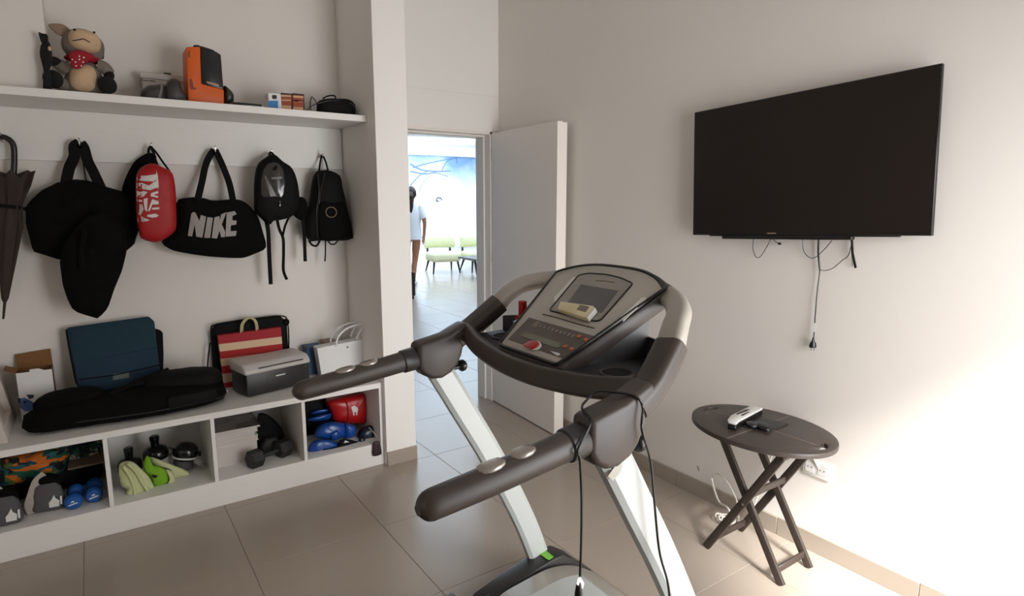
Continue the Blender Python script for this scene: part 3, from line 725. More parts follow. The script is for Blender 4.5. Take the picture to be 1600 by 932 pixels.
# ------------------------------------------------------------ umbrella
m_umb = mat('brown_umbrella_cloth', S(46, 33, 25), .75, var=.18, vs=12, bump=.2, bs=90)
m_umbh = mat('umbrella_handle', S(26, 18, 16), .35, var=.15)
Z3 = zz(0, 190, 2.914); yu = YO-.002
um = thing('umbrella', 'long brown folded umbrella hanging by its curved handle at far left', 'umbrella', FY(6, 497, yu))
mk('handle', G().tube(catmull(onY(Z3([(-38, 130), (-34, 95), (-10, 72), (20, 72), (48, 88), (63, 118), (65, 180), (60, 260)]), yu), 6), .0125, 10), m_umbh, um)
a0 = FY(*Z3([(56, 240)])[0], yu); a1 = FY(*Z3([(22, 822)])[0], yu); k = mpp(10, 350, yu)/2.914
rad = [(0., 30), (.0, 78), (.03, 74), (.09, 62), (.16, 50), (.23, 40), (.27, 38), (.33, 42), (.42, 44), (.55, 39), (.7, 31), (.85, 22), (.97, 14), (1., 8)]
vs = []; fs = []; n = 40
for i, (t, r) in enumerate(rad):
    for j in range(n):
        a = 2*pi*j/n; pl = 1+(.16*max(0, 1-abs(t-.27)*1.2))*cos(8*a+3*t)
        dz = (.02*cos(8*a) if (t < .05 and r > 50) else 0)
        vs.append(a0.lerp(a1, t)+V((cos(a)*r*k*pl, sin(a)*r*k*pl*.75, dz)))
for i in range(len(rad)-1):
    for j in range(n): fs.append((i*n+j, i*n+(j+1) % n, (i+1)*n+(j+1) % n, (i+1)*n+j))
fs += [tuple(range(n))[::-1], tuple(range((len(rad)-1)*n, len(rad)*n))]
mk('canopy', G().add(vs, fs), m_umb, um)
ct = a0.lerp(a1, .25)
mk('tie_band', G().lathe([(41*k, -.008), (44*k, -.006), (44*k, .006), (41*k, .008)], ct, (a0-a1), 20, sy=.8), m_web, um)
mk('ferrule', G().tube([a1, FY(*Z3([(15, 900)])[0], yu)], [.0065, .0045], 8), m_umbh, um)

# ------------------------------------------------------------ big black duffel and the limp black bag in front of it
yd = 3.668
du = thing('duffel_bag', 'big slack black duffel bag hanging next to the umbrella', 'bag', FY(110, 405, yd))
gd_ = G().pillow(onY(Z3([(116, 395), (130, 368), (190, 312), (265, 276), (340, 264), (400, 268), (480, 296), (550, 316), (600, 345), (622, 400), (628, 500), (612, 560), (565, 598), (400, 640), (270, 630), (150, 592), (118, 470)]), yd), (0, -1, 0), .06, .055, wr=.014, ws=13, seed=3, sm=0, n=60)
mk('bag_body', gd_, m_blk, du)
for pts in ([(362, 98), (338, 115), (338, 160), (315, 215), (300, 290)], [(366, 98), (382, 120), (400, 180), (425, 230), (462, 310)]):
    P = onY(Z3(pts), YO); P[-1] = P[-1]+V((0, -.03, 0)); P[-2] = P[-2]+V((0, -.01, 0))
    mk('strap', G().ribbon(catmull(P, 6), .046, .006), m_web, du)
mk('side_tab', G().box(FY(36, 329, yd-.004), FY(42, 324, yd+.006)), m_web, du)
yl = 3.55
gs = G().pillow(onY(Z3([(272, 640), (290, 560), (335, 495), (390, 435), (470, 412), (540, 445), (572, 500), (578, 590), (556, 680), (522, 760), (492, 850), (448, 899), (400, 886), (335, 864), (308, 815), (284, 740)]), yl), (0, -1, 0), .045, .03, wr=.022, ws=11, seed=9, sm=0, p=2.0)
dl = thing('garment_bag', 'limp black bag hanging low in front of the duffel, ending in a blunt point', 'bag', FY(150, 497, yl))
mk('bag_body', gs, m_blk, dl)
mk('fold', G().sweep(catmull(onY(Z3([(385, 500), (375, 580), (372, 640), (380, 672)]), yl-.055), 5), rsec(.012, .006, .005), (0, -1, 0)), m_blk, dl)
mk('hanging_cord', G().tube(catmull([FY(152, 340, yl), FY(138, 300, YO-.02), FY(126, 228, YO)], 5), .003, 6), m_web, dl)

# ------------------------------------------------------------ red bag and the black bag behind it
ZR = zz(185, 220, 5.48)
yk = 3.69
bk = thing('drawstring_bag', 'black drawstring bag hanging half hidden behind the red bag', 'bag', FY(205, 380, yk))
mk('bag_body', G().pillow(onY(ZR([(262, 100), (170, 150), (118, 205), (60, 320), (28, 430), (32, 600), (80, 780), (130, 850), (165, 800), (220, 620), (300, 400), (350, 260), (330, 170), (300, 110)]), yk), (0, -1, 0), .02, .03, wr=.006, seed=5), m_blk, bk)
mk('cord', G().tube(catmull(onY(ZR([(262, 140), (258, 80), (278, 50), (292, 80), (318, 150)]), YO-.01), 5), .006, 8), m_web, bk)
yr_ = 3.56
rb = thing('red_bag', 'red nylon bag with white brush lettering hanging between duffel and gym bag', 'bag', FY(245, 378, yr_))
gr_ = G().pillow(onY(ZR([(148, 450), (152, 300), (190, 235), (240, 205), (300, 192), (380, 228), (440, 252), (470, 300), (490, 420), (496, 600), (492, 760), (430, 822), (360, 862), (310, 872), (240, 857), (190, 832), (172, 760), (155, 650)]), yr_), (0, -1, 0), .055, .03, wr=.004, sm=1, p=3.2)
mk('bag_body', gr_, m_red, rb)
mk('strap', G().ribbon(catmull(onY(ZR([(288, 60), (330, 110), (385, 190), (440, 262)]), YO-.012), 5), .010, .003), m_web, rb)
wp = [[(160, 290), (185, 240), (240, 245), (260, 262), (230, 285)], [(158, 300), (240, 300), (330, 285), (340, 320), (300, 350), (210, 345), (158, 335)], [(156, 365), (200, 360), (260, 385), (340, 330), (344, 395), (270, 425), (210, 415), (156, 412)],
      [(156, 428), (190, 440), (215, 430), (250, 440), (215, 480), (156, 487)], [(156, 545), (205, 545), (215, 590), (190, 640), (215, 660), (268, 680), (240, 692), (168, 695), (158, 620)],
      [(290, 500), (345, 520), (345, 545), (290, 548), (270, 600), (250, 605), (275, 540)], [(215, 500), (250, 490), (245, 610), (225, 590)], [(290, 575), (350, 570), (350, 588), (285, 590)], [(250, 635), (320, 625), (346, 640), (330, 655), (290, 660), (245, 650)],
      [(280, 450), (340, 430), (342, 450), (300, 462), (340, 475), (340, 490), (275, 475)], [(325, 250), (338, 300), (345, 395), (335, 415), (322, 330)], [(158, 500), (205, 510), (205, 525), (160, 522)]]
mk('lettering', decal([ZR(p) for p in wp], gr_, cuts=1), m_print, rb)

# ------------------------------------------------------------ lettered gym bag
ZN = zz(240, 210, 3.728); yn_ = 3.63
nb = thing('gym_bag', 'black gym bag with silver NIKE lettering hanging from two long straps', 'bag', FY(335, 403, yn_))
gn = G().pillow(onY(ZN([(45, 627), (92, 578), (122, 540), (132, 400), (150, 378), (230, 366), (290, 371), (345, 385), (430, 381), (490, 379), (540, 400), (580, 440), (612, 490), (640, 580), (656, 640), (648, 670), (600, 692), (540, 716), (480, 722), (300, 710), (130, 682), (80, 660)]), yn_), (0, -1, 0), .055, .08, wr=.005, ws=9, seed=2, n=56)
mk('bag_body', gn, m_blk, nb)
for pts in ([(352, 90), (322, 135), (300, 190), (280, 270), (256, 385)], [(358, 90), (378, 130), (405, 190), (438, 290), (464, 395)]):
    P = onY(ZN(pts), YO); P[-1] = FY(*ZN([pts[-1]])[0], yn_-.03); P[-2] = P[-2]+V((0, -.02, 0))
    mk('strap', G().ribbon(catmull(P, 6), .033, .005), m_web, nb)
ZL = zz(280, 320, 10.36)
LN = [[(140, 505), (195, 150), (225, 120), (262, 125), (325, 262), (352, 165), (436, 195), (376, 535), (276, 518), (252, 325), (208, 515)],
      [(404, 535), (500, 541), (546, 212), (457, 202)],
      [(525, 540), (612, 550), (655, 420), (678, 527), (738, 527), (746, 440), (690, 322), (765, 122), (680, 155), (657, 260), (652, 183), (570, 207)],
      [(750, 520), (917, 507), (930, 425), (830, 430), (838, 335), (920, 325), (932, 260), (860, 255), (862, 185), (930, 155), (900, 105), (768, 128)]]
mk('lettering', decal([ZL(p) for p in LN], gn, off=.002, cuts=2), m_grayprint, nb)

# ------------------------------------------------------------ backpack with clear window
ZB = zz(390, 225, 4.053); yb1 = 3.60
b1 = thing('backpack', 'black backpack with clear plastic window and long dangling straps', 'backpack', FY(430, 445, yb1))
gb1 = G().pillow(onY(ZB([(28, 390), (28, 250), (48, 135), (110, 80), (150, 62), (205, 108), (262, 150), (296, 230), (312, 335), (300, 420), (262, 462), (200, 482), (150, 488), (118, 515), (70, 470), (30, 430)]), yb1), (0, -1, 0), .065, .035, wr=.006, ws=14, seed=6, p=3, n=56)
mk('bag_body', gb1, m_blk2, b1)
m_clear = mat('clear_window_film', S(48, 45, 42), .12, var=.5, vs=14, coat=.5)
mk('clear_window', decal([ZB([(72, 320), (74, 230), (88, 165), (112, 128), (150, 118), (185, 124), (212, 165), (222, 240), (212, 320), (200, 338), (90, 336)])], gb1, off=.004, cuts=3), m_clear, b1)
mk('window_glint', decal([ZB([(138, 212), (206, 208), (206, 220), (142, 224)]), ZB([(92, 200), (104, 205), (170, 330), (132, 334)])], gb1, off=.0055, cuts=1), mat('painted_glint', S(92, 90, 87), .3, var=.3, vs=20), b1)  # highlight on the window film, painted as paler patches
mk('side_pocket', G().pillow(onY(ZB([(265, 350), (310, 335), (352, 350), (368, 420), (335, 482), (290, 465), (262, 420)]), yb1+.01), (0, -1, 0), .03, .03, wr=.004), m_blk, b1)
mk('hang_loop', G().tube(catmull([FY(*ZB([(120, 95)])[0], yb1-.02), FY(*ZB([(134, 52)])[0], YO), FY(*ZB([(168, 92)])[0], yb1-.02)], 6), .006, 8), m_web, b1)
for pts, w in (([(105, 480), (118, 560), (124, 700), (134, 890)], .022), ([(172, 470), (188, 540), (212, 600), (215, 700), (214, 800), (236, 860)], .016), ([(248, 465), (225, 520), (208, 590)], .012), ([(330, 450), (345, 560), (352, 745)], .019)):
    mk('strap', G().ribbon(catmull(onY(ZB(pts), yb1+.015), 6), w, .004), m_web, b1)
mk('zip_pull', G().tube(onY(ZB([(192, 362), (194, 378), (192, 392)]), yb1-.068), .0025, 6), m_chr, b1)

# ------------------------------------------------------------ rightmost backpack
yb2 = 3.645
b2 = thing('backpack', 'plain black backpack with round ring emblem hanging rightmost beside the column', 'backpack', FY(510, 405, yb2))
gb2 = G().pillow(onY(ZB([(425, 172), (470, 168), (500, 166), (566, 198), (582, 270), (600, 350), (617, 430), (648, 580), (636, 606), (580, 614), (440, 614), (380, 616), (345, 562), (345, 480), (375, 400), (388, 300), (405, 205)]), yb2), (0, -1, 0), .07, .055, wr=.006, ws=14, seed=8, p=3)
mk('bag_body', gb2, m_blk2, b2)
mk('front_pocket', G().pillow(onY(ZB([(445, 380), (520, 372), (596, 372), (612, 440), (632, 575), (600, 600), (450, 602)]), yb2-.062), (0, -1, 0), .022, .01, p=3.2, wr=.003), m_blk, b2)
rc = FY(*ZB([(517, 433)])[0], yb2-.086); kr = mpp(517, 332, yb2)/4.053*33
mk('ring_emblem', G().tube([rc+V((cos(2*pi*i/24)*kr, 0, sin(2*pi*i/24)*kr*.95)) for i in range(26)], .0028, 6, cap=False), mat('bronze_emblem', S(112, 92, 76), .4, metal=.5, var=.1), b2)
for pts in ([(432, 190), (440, 300), (425, 430), (432, 600)], [(478, 180), (450, 300), (440, 378)]):
    mk('piping', G().tube(catmull([p for p in onY(ZB(pts), yb2-.066)], 6), .0028, 6), m_plas2, b2)
mk('hang_loop', G().tube(catmull([FY(*ZB([(440, 172)])[0], yb2-.01), FY(*ZB([(448, 110)])[0], YO), FY(*ZB([(459, 72)])[0], YO), FY(*ZB([(482, 115)])[0], YO), FY(*ZB([(497, 172)])[0], yb2-.01)], 6), .0055, 8), m_web, b2)
for pts, w in (([(375, 610), (395, 640), (425, 645), (445, 612)], .012), ([(495, 610), (512, 634), (540, 634), (560, 610)], .008), ([(480, 600), (480, 690), (477, 745)], .008)):
    mk('strap', G().ribbon(catmull(onY(ZB(pts), yb2), 6), w, .003), m_web, b2)

# ============================================================ things on the shelf
ST = 2.0305
def onshelf(g): return clampg(g, (-9, 3.325, ST), (9, 3.749, 9))
# donkey
m_dg = mat('grey_plush', S(124, 113, 104), .95, var=.15, vs=60, bump=.6, bs=350)
m_db = mat('beige_plush', S(208, 176, 142), .95, var=.08, vs=60, bump=.5, bs=350)
m_dk2 = mat('black_plush', S(18, 16, 16), .95, var=.25, vs=60, bump=.5, bs=350)
m_ear = mat('brown_ear_plush', S(150, 126, 108), .95, var=.1, vs=50, bump=.4, bs=350)
yp = 3.50; kd = mpp(128, 100, yp)
def DP(px, py, dy=0.): return FY(px, py, yp)+V((0, dy, 0))
dk = thing('plush_donkey', 'seated grey plush donkey with beige belly and red dotted neckerchief on the shelf', 'plush toy', V((DP(128, 140).x, yp, ST)))
def blob(name, px, py, rx, rz, ry, m, par, dy=0., rot=0., p=1., seed=0):
    return mk(name, G().ell(DP(px, py, dy), (rx*kd, ry*kd, rz*kd), Matrix.Rotation(R(rot), 3, 'Y'), p=p, wr=.03, ws=25, seed=seed, n=20, m=12), m, par)
zb = (ST-DP(128, 123).z)/kd      # body bottom reaches the shelf
body_ = mk('body', onshelf(G().pillow([DP(a, b) for a, b in ((100, 125), (108, 105), (118, 97), (140, 96), (155, 108), (162, 128), (158, 152), (130, 160), (104, 152))], (0, -1, 0), .075, .08, wr=.003, p=2)), m_dg, dk)
mk('belly', onshelf(G().pillow([DP(a, b, -.040) for a, b in ((108, 122), (113, 108), (128, 103), (143, 106), (152, 120), (152, 138), (142, 148), (120, 147), (110, 138))], (0, -1, 0), .045, .02, p=2)), m_db, body_)
hd_ = mk('head', G().ell(DP(130, 73), (28*kd, 24*kd, 26*kd), wr=.03, ws=25, n=20, m=12), m_dg, dk)
mk('muzzle', G().ell(DP(132.5, 68, -.045), (21*kd, 17*kd, 17*kd), Matrix.Rotation(R(8), 3, 'Y'), p=.85, n=20, m=12), m_db, hd_)
mk('mouth_line', G().tube(catmull([DP(a, b, -.1005+.02*abs(a-131)/20) for a, b in ((114, 70), (124, 69), (131, 68.5), (139, 72), (150, 75))], 5), .0022, 6), m_umb, hd_)
for a, b in ((117, 53), (147, 57)): mk('nostril', G().ell(DP(a, b, -.083), .005, n=8, m=6), m_dk2, hd_)
mk('ear', onshelf(G().pillow([DP(a, b, .0) for a, b in ((75, 39), (83, 37), (97, 38), (108, 45), (114, 54), (106, 58), (94, 56), (83, 49))], (0, -1, .25), .012, .012, p=2)), m_ear, hd_)
mk('ear', onshelf(G().pillow([DP(a, b, .03) for a, b in ((152, 66), (160, 74), (163, 84), (161, 91), (155, 86), (150, 76))], (0, -1, 0), .012, .012, p=2)), m_dk2, hd_)
for sgn, pts in ((-1, ((112, 106), (102, 108), (95, 104), (90, 99))), (1, ((152, 103), (164, 108), (170, 116)))):
    P = catmull([DP(a, b, -.02) for a, b in pts], 5); arm = mk('arm', G().tube(P, [.030-.006*i/len(P) for i in range(len(P))], 12), m_dg, dk)
    e = (85, 98) if sgn < 0 else (170, 121)
    mk('hoof', G().ell(DP(e[0], e[1], -.03), ((10 if sgn < 0 else 7)*kd, 9*kd, (7 if sgn < 0 else 9)*kd), Matrix.Rotation(R(35 if sgn > 0 else 5), 3, 'Y'), n=14, m=8), m_dk2, arm)
for px, py, r in ((84, 128, 13), (167, 137, 13)):
    lg = mk('leg', G().tube(catmull([DP(128+(px-128)*.4, 140, -.01), DP(px, py, -.06)], 4), .03, 12), m_dg, dk)
    c = DP(px, py, -.075); c.z = max(c.z, ST+r*kd*.98)
    mk('hoof', G().ell(c, (r*kd, .03, r*1.0*kd), n=16, m=10, p=.9), m_dk2, lg)
m_ban = mat('red_neckerchief', S(150, 14, 30), .8, var=.1, vs=40)
bn_g = onshelf(G().pillow([DP(a, b, -.085) for a, b in ((109, 89), (122, 84), (136, 87), (147, 93), (146, 97), (135, 103), (126, 112), (114, 112), (110, 100))], (0, -1, 0), .014, .014, p=2))
bnd = mk('neckerchief', bn_g, m_ban, dk)
mk('neck_band', G().ell(DP(130, 93), (25*kd, 22*kd, 7*kd), n=20, m=8), m_ban, bnd)
dots = []
for a, b in ((118, 97), (124, 93), (131, 90), (130, 97), (137, 96), (142, 95), (116, 108), (124, 108), (119, 103), (127, 103), (113, 93), (124, 88)):
    dots.append([(a+1.3*cos(2*pi*i/8), b+1.3*sin(2*pi*i/8)) for i in range(8)])
mk('white_dots', decal(dots, bn_g, off=.002, cuts=0), m_paper, bnd)

# small black plush behind
yq = 3.378; kq = mpp(72, 90, yq)
def QP(px, py, dy=0.): return FY(px, py, yq)+V((0, dy, 0))
bp_ = thing('black_plush', 'small black plush toy with pointed ear squeezed beside the donkey against the wall block', 'plush toy', V((QP(76, 120).x, yq, ST)))
g = onshelf(G().pillow([QP(a, b) for a, b in ((65, 98), (62, 84), (64, 70), (72, 62), (78, 68), (81, 82), (82, 98), (78, 108), (80, 125), (80, 156), (69, 156), (67, 135), (68, 112))], (0, -1, 0), .024, .024, p=2, wr=.003))
mk('body', g, m_dk2, bp_)
mk('ear', onshelf(G().pillow([QP(a, b, -.01) for a, b in ((60.5, 51), (66, 53), (74, 55), (75, 66), (66, 68), (62, 60))], (0, -1, 0), .012, .012, p=2, sm=1)), m_dk2, bp_)
mk('eye_patch', G().ell(QP(78, 78, -.028), (.006, .004, .01), n=8, m=6), m_db, bp_)

# white storage box
yx = 3.66
p0, p1 = FY(218.5, 112, yx), FY(296, 121, yx)
wb = thing('storage_box', 'white translucent storage box with dark handle slot at the back of the shelf', 'box', V(((p0.x+p1.x)/2, yx, ST)))
m_tb = mat('milky_plastic', S(206, 198, 192), .4, var=.05, vs=6)
mk('box_body', G().box((p0.x+.006, yx, ST), (p1.x, YB-.012, p0.z-.03), bev=.004), m_tb, wb)
mk('lid', G().box((p0.x, yx-.006, p0.z-.03), (p1.x+.006, YB-.008, p0.z), bev=.004), m_tb, wb)
sl = FY(261.5, 115, yx-.0065); mk('slot', G().box(sl+V((-.017, 0, -.004)), sl+V((.017, .002, .004))), m_bplas, wb)
l1 = FY(232, 126, yx-.001); mk('label_line', G().box(l1+V((-.03, -.0005, -.002)), l1+V((.03, .001, .002))), m_plas, wb)

# dark cap
yc_ = 3.5; kc_ = mpp(250, 140, yc_)
def CPx(px, py, dy=0.): return FY(px, py, yc_)+V((0, dy, 0))
m_cap = mat('dark_grey_leatherette', S(60, 54, 52), .5, var=.3, vs=14, bump=.25, bs=60)
cpx = thing('crumpled_cap', 'dark grey crumpled cap lying in front of the white storage box', 'cap', V((CPx(250, 150).x, yc_, ST)))
mk('brim', onshelf(G().pillow([CPx(a, b) for a, b in ((219, 152), (222, 141), (231, 134), (243, 133), (256, 133), (262, 150), (255, 166), (222, 166))], (0, -1, 0), .06, .06, wr=.006, ws=20)), m_cap, cpx)
mk('crown', onshelf(G().pillow([CPx(a, b, -.01) for a, b in ((255, 150), (258, 134), (264, 125), (272, 123.5), (280, 129), (285, 143), (293, 158), (285, 168), (258, 168))], (0, -1, 0), .06, .06, wr=.006, ws=20, seed=4)), m_cap, cpx)
mk('strap', G().ribbon(catmull([CPx(a, b, -.062) for a, b in ((251, 135), (250, 145), (247, 156))], 4), .010, .003), mat('cap_strap', S(110, 98, 94), .6, var=.1), cpx)

# orange and black case
yo = 3.44
ZO = zz(210, 60, 8.106)
oc_ = thing('orange_case', 'upright orange tool case with black panel and rounded black foot on the shelf', 'case', V((FY(325, 160, yo).x, yo+.08, ST)))
m_or2 = mat('orange_plastic', S(214, 92, 14), .45, var=.06, vs=8)
def OP(pts, y): return [FY(a, b, y) for a, b in ZO(pts)]
fr = OP([(658, 105), (835, 105), (850, 575), (1135, 648), (1142, 900), (690, 900)], yo)
for q in fr[-2:]: q.z = ST
cs = mk('frame', G().prism(fr, (0, .16, 0), bev=.006), m_or2, oc_)
mk('black_panel', G().prism(OP([(838, 108), (850, 95), (990, 140), (1095, 205), (1128, 620), (1128, 648), (852, 575)], yo+.004), (0, .14, 0), bev=.006), m_bplas, oc_)
mk('top_hump', G().prism(OP([(740, 105), (755, 82), (810, 82), (850, 100), (850, 130), (760, 130)], yo+.05), (0, .06, 0), bev=.003), m_bplas, oc_)
mk('round_foot', onshelf(G().pillow(OP([(1120, 615), (1190, 650), (1240, 710), (1250, 760), (1235, 830), (1130, 850)], yo+.07), (0, -1, 0), .06, .06, p=3)), m_plas2, oc_)
mk('maker_strip', G().prism(OP([(915, 545), (1070, 588), (1070, 608), (918, 563)], yo+.0035), (0, .002, 0)), mat('strip_print', S(196, 156, 124), .5, var=.05), oc_)
mk('logo_print', G().prism(OP([(695, 520), (722, 508), (740, 560), (750, 620), (785, 625), (785, 645), (715, 648), (700, 600)], yo-.0008), (0, .001, 0)), mat('dark_orange_print', S(122, 50, 12), .5, var=.1), oc_)
mk('latch_print', G().prism(OP([(680, 165), (702, 150), (702, 240), (680, 240)], yo-.0008), (0, .001, 0)), MATS['dark_orange_print'], oc_)

# flat black gadget
a = FY(361, 161, 3.42); b = FY(405, 163, 3.42)
ft = thing('flat_gadget', 'thin flat black gadget lying on the shelf beside the orange case', 'gadget', V(((a.x+b.x)/2, 3.4, ST)))
mk('shell', G().box((a.x, 3.36, ST), (b.x, 3.46, ST+.018), bev=.004), m_bplas, ft)
mk('button', G().box(((a.x+b.x)/2-.012, 3.385, ST+.018), ((a.x+b.x)/2+.012, 3.405, ST+.0195), bev=.0005, seg=1), m_plas2, ft)

# small boxes
ZS = zz(400, 130, 9.41); ys = 3.42
def SPx(pts, y=ys): return [FY(a, b, y) for a, b in ZS(pts)]
def smallbox(name, label, x0, x1, ytop, m_front, m_side, front_parts):
    P = SPx([(x0, ytop), (x1, ytop)]); a, b = P
    t = thing(name, label, 'box', V(((a.x+b.x)/2, ys+.05, ST)))
    mk('carton', G().box((a.x, ys, ST), (b.x, ys+.10, a.z), bev=.0015, seg=1), m_side, t)
    for nm, pts, m in front_parts: mk(nm, G().prism(SPx(pts, ys-.0008), (0, .001, 0)), m, t)
    return t
m_brown = mat('dark_brown_carton', S(70, 18, 10), .6, var=.1)
m_rust = mat('rust_print', S(150, 62, 28), .6, var=.2, vs=50)
m_cream = mat('cream_print', S(206, 160, 116), .6, var=.12, vs=50)
m_sky = mat('sky_print', S(36, 120, 184), .5, var=.1)
smallbox('carton_box', 'small white and blue carton, leftmost of the three little boxes on the shelf', 178, 366, 140, m_paper, m_paper, [('blue_print', [(180, 258), (325, 258), (325, 375), (180, 362)], m_sky), ('dark_logo', [(235, 180), (258, 172), (305, 178), (305, 232), (250, 235), (235, 210)], m_bplas), ('logo_core', [(250, 190), (292, 190), (290, 205), (270, 225), (252, 208)], m_paper)])
smallbox('carton_box', 'small rust brown carton, middle of the three little boxes on the shelf', 370, 532, 140, m_rust, m_brown, [('rust_panel', [(378, 205), (518, 205), (518, 322), (380, 322)], m_rust), ('cream_band', [(372, 172), (518, 178), (518, 202), (372, 198)], m_cream), ('cream_band', [(380, 240), (515, 240), (515, 262), (380, 262)], m_cream), ('cream_foot', [(378, 325), (518, 330), (518, 392), (378, 378)], m_cream)])
smallbox('carton_box', 'small rust brown carton with cream bands, rightmost of the three little boxes on the shelf', 536, 706, 145, m_rust, m_brown, [('rust_panel', [(545, 215), (696, 225), (696, 350), (545, 345)], m_rust), ('cream_band', [(545, 180), (698, 190), (698, 222), (545, 212)], m_cream), ('cream_band', [(550, 245), (680, 255), (680, 280), (550, 270)], m_cream), ('cream_foot', [(545, 348), (696, 355), (696, 402), (545, 395)], m_cream)])
# wire and black pouch
yz = 3.46
solo('wire_frame_glasses', G().tube(catmull(SPx([(735, 400), (790, 360), (800, 270), (815, 215), (835, 210), (890, 300), (820, 335), (795, 360), (810, 400)], yz), 5), .0032, 6), m_bplas, 'thin black wire loop beside the black pouch on the shelf', 'wire')
po = thing('black_pouch', 'rounded black pouch with wrist loop at the right end of the shelf', 'pouch', V((FY(525, 165, yz).x, yz, ST)))
pp = SPx([(905, 330), (915, 275), (950, 248), (1050, 230), (1180, 232), (1340, 240), (1420, 290), (1450, 350), (1450, 450), (1400, 490), (1000, 490), (910, 440)], yz)
for q in pp: q.z = max(q.z, ST+.001)
mk('pouch_body', onshelf(G().pillow(pp, (0, -1, 0), .05, .06, p=3, wr=.003)), m_blk2, po)
mk('zip_line', G().tube(catmull(SPx([(920, 300), (1050, 262), (1200, 262), (1400, 300), (1448, 360)], yz-.043), 5), .0022, 6), m_plas2, po)
mk('wrist_loop', G().tube(catmull(SPx([(980, 232), (1040, 195), (1120, 182), (1165, 195), (1165, 235)], yz), 5), .004, 6), m_web, po)

# ============================================================ things on the bench
Z5 = zz(0, 480, 4.236); Z6 = zz(320, 480, 3.583)
BT_ = BT+.0005
# white frame at the far left
fw_ = thing('picture_frame', 'thick white framed panel leaning at the far left end of the bench', 'frame', (-.40, 3.5, BT_))
A = V((-.392, 3.335, BT_)); B_ = V((-.392, 3.72, BT_)); lean = V((-.06, 0, .36))
def FR(u, v, o=0.): return A.lerp(B_, u)+lean*v+V((.985, 0, .16))*o
m_ivory = mat('ivory_lacquer', S(214, 204, 194), .5, var=.03)
for nm, q in (('frame_rail', ((0, 0), (1, 0), (1, .16), (0, .16))), ('frame_rail', ((0, .86), (1, .86), (1, 1), (0, 1))), ('frame_stile', ((0, .16), (.16, .16), (.16, .86), (0, .86))), ('frame_stile', ((.84, .16), (1, .16), (1, .86), (.84, .86)))):
    mk(nm, G().prism([FR(u, v, -.05) for u, v in q], V((.985, 0, .16))*.05, bev=.002, seg=1), m_ivory, fw_)
mk('inner_panel', G().prism([FR(u, v, -.05) for u, v in ((.15, .15), (.85, .15), (.85, .87), (.15, .87))], V((.985, 0, .16))*.022), m_ivory, fw_)
solo('black_sack', G().pillow([V((-.50, 3.28, .509)), V((-.425, 3.27, .509)), V((-.415, 3.28, .56)), V((-.43, 3.285, .61)), V((-.50, 3.28, .62))], (0, -1, 0), .02, .03, wr=.003), m_blk2, 'black soft bag end at the front left corner of the bench', 'bag')

# opened cardboard box with white front
y0 = 3.60; xa, xb = -.362, -.226; zt = .752
cbx = thing('opened_carton', 'small opened carton with white printed front and raised brown flap', 'box', ((xa+xb)/2, y0+.06, BT_))
mk('front_panel', G().box((xa, y0, BT_), (xb, y0+.002, zt)), m_paper, cbx)
mk('side_panel', G().box((xa, y0+.002, BT_), (xa+.002, y0+.11, zt)), m_card, cbx); mk('side_panel', G().box((xb-.002, y0+.002, BT_), (xb, y0+.11, zt)), m_card, cbx)
mk('back_panel', G().box((xa, y0+.108, BT_), (xb, y0+.11, zt)), m_card, cbx); mk('bottom_panel', G().box((xa+.002, y0+.002, BT_), (xb-.002, y0+.108, BT_+.002)), m_card, cbx)
mk('flap', G().prism([V((xa-.004, y0+.108, zt)), V((xb, y0+.108, zt)), V((xb-.004, y0+.135, zt+.075)), V((xa-.006, y0+.135, zt+.065))], (0, .002, 0)), m_card, cbx)
mk('flap', G().prism([V((xa, y0+.005, zt)), V((xa, y0+.105, zt)), V((xa-.045, y0+.105, zt+.02)), V((xa-.045, y0+.005, zt+.02))], (0, 0, .002)), m_card, cbx)
mk('tuck_tab', G().prism([V((xa+.05, y0-.002, zt-.022)), V((xa+.11, y0-.002, zt-.016)), V((xb-.012, y0-.002, zt-.02)), V((xb-.02, y0-.002, zt-.004)), V((xa+.085, y0-.002, zt+.012)), V((xa+.052, y0-.002, zt+.012))], (0, .0015, 0)), m_paper, cbx)
m_bp = mat('blue_print', S(78, 112, 172), .6, var=.25, vs=50); m_np = mat('navy_print', S(38, 46, 66), .6, var=.2)
mk('blue_print', G().prism([FY(a, b, y0-.0006) for a, b in Z5([(130, 610), (160, 600), (210, 625), (245, 650), (215, 690), (165, 692), (135, 670)])], (0, .0006, 0)), m_bp, cbx)
for q in ([(175, 580), (225, 582), (222, 600), (195, 612)], [(118, 605), (138, 604), (136, 640), (124, 635)], [(155, 622), (175, 622), (172, 642), (156, 638)]): mk('dark_print', G().prism([FY(a, b, y0-.0013) for a, b in Z5(q)], (0, .0006, 0)), m_np, cbx)

# teal laptop sleeve leaning on the wall
tl_o = V((0, 3.60, BT_)); tl_n = V((0, -.97, .243)).normalized()
def TL(pts, o=0.): return [FPL(a, b, tl_o+tl_n*o, tl_n) for a, b in Z5(pts)]
ts = thing('laptop_sleeve', 'dark teal laptop sleeve leaning against the niche wall behind the black case', 'sleeve', (.05, 3.62, BT_))
out = TL([(437, 150), (450, 135), (985, 62), (1022, 95), (1040, 260), (1060, 420), (1075, 560), (540, 640), (505, 510)], .02)
mk('sleeve_body', G().prism(out, -tl_n*.035, bev=.010, seg=3), m_teal, ts)
mk('rear_half', G().prism([p+V((.012, .0, -.012)) for p in TL([(470, 160), (1010, 130), (1045, 140), (1060, 160), (1065, 300), (1062, 420), (1078, 560), (560, 640)], -.016)], -tl_n*.02, bev=.006), m_web, ts)
mk('front_pocket', G().prism(TL([(488, 370), (1030, 268), (1052, 380), (1070, 540), (545, 620), (510, 500)], .0205), tl_n*.006, bev=.003), m_teal2, ts)
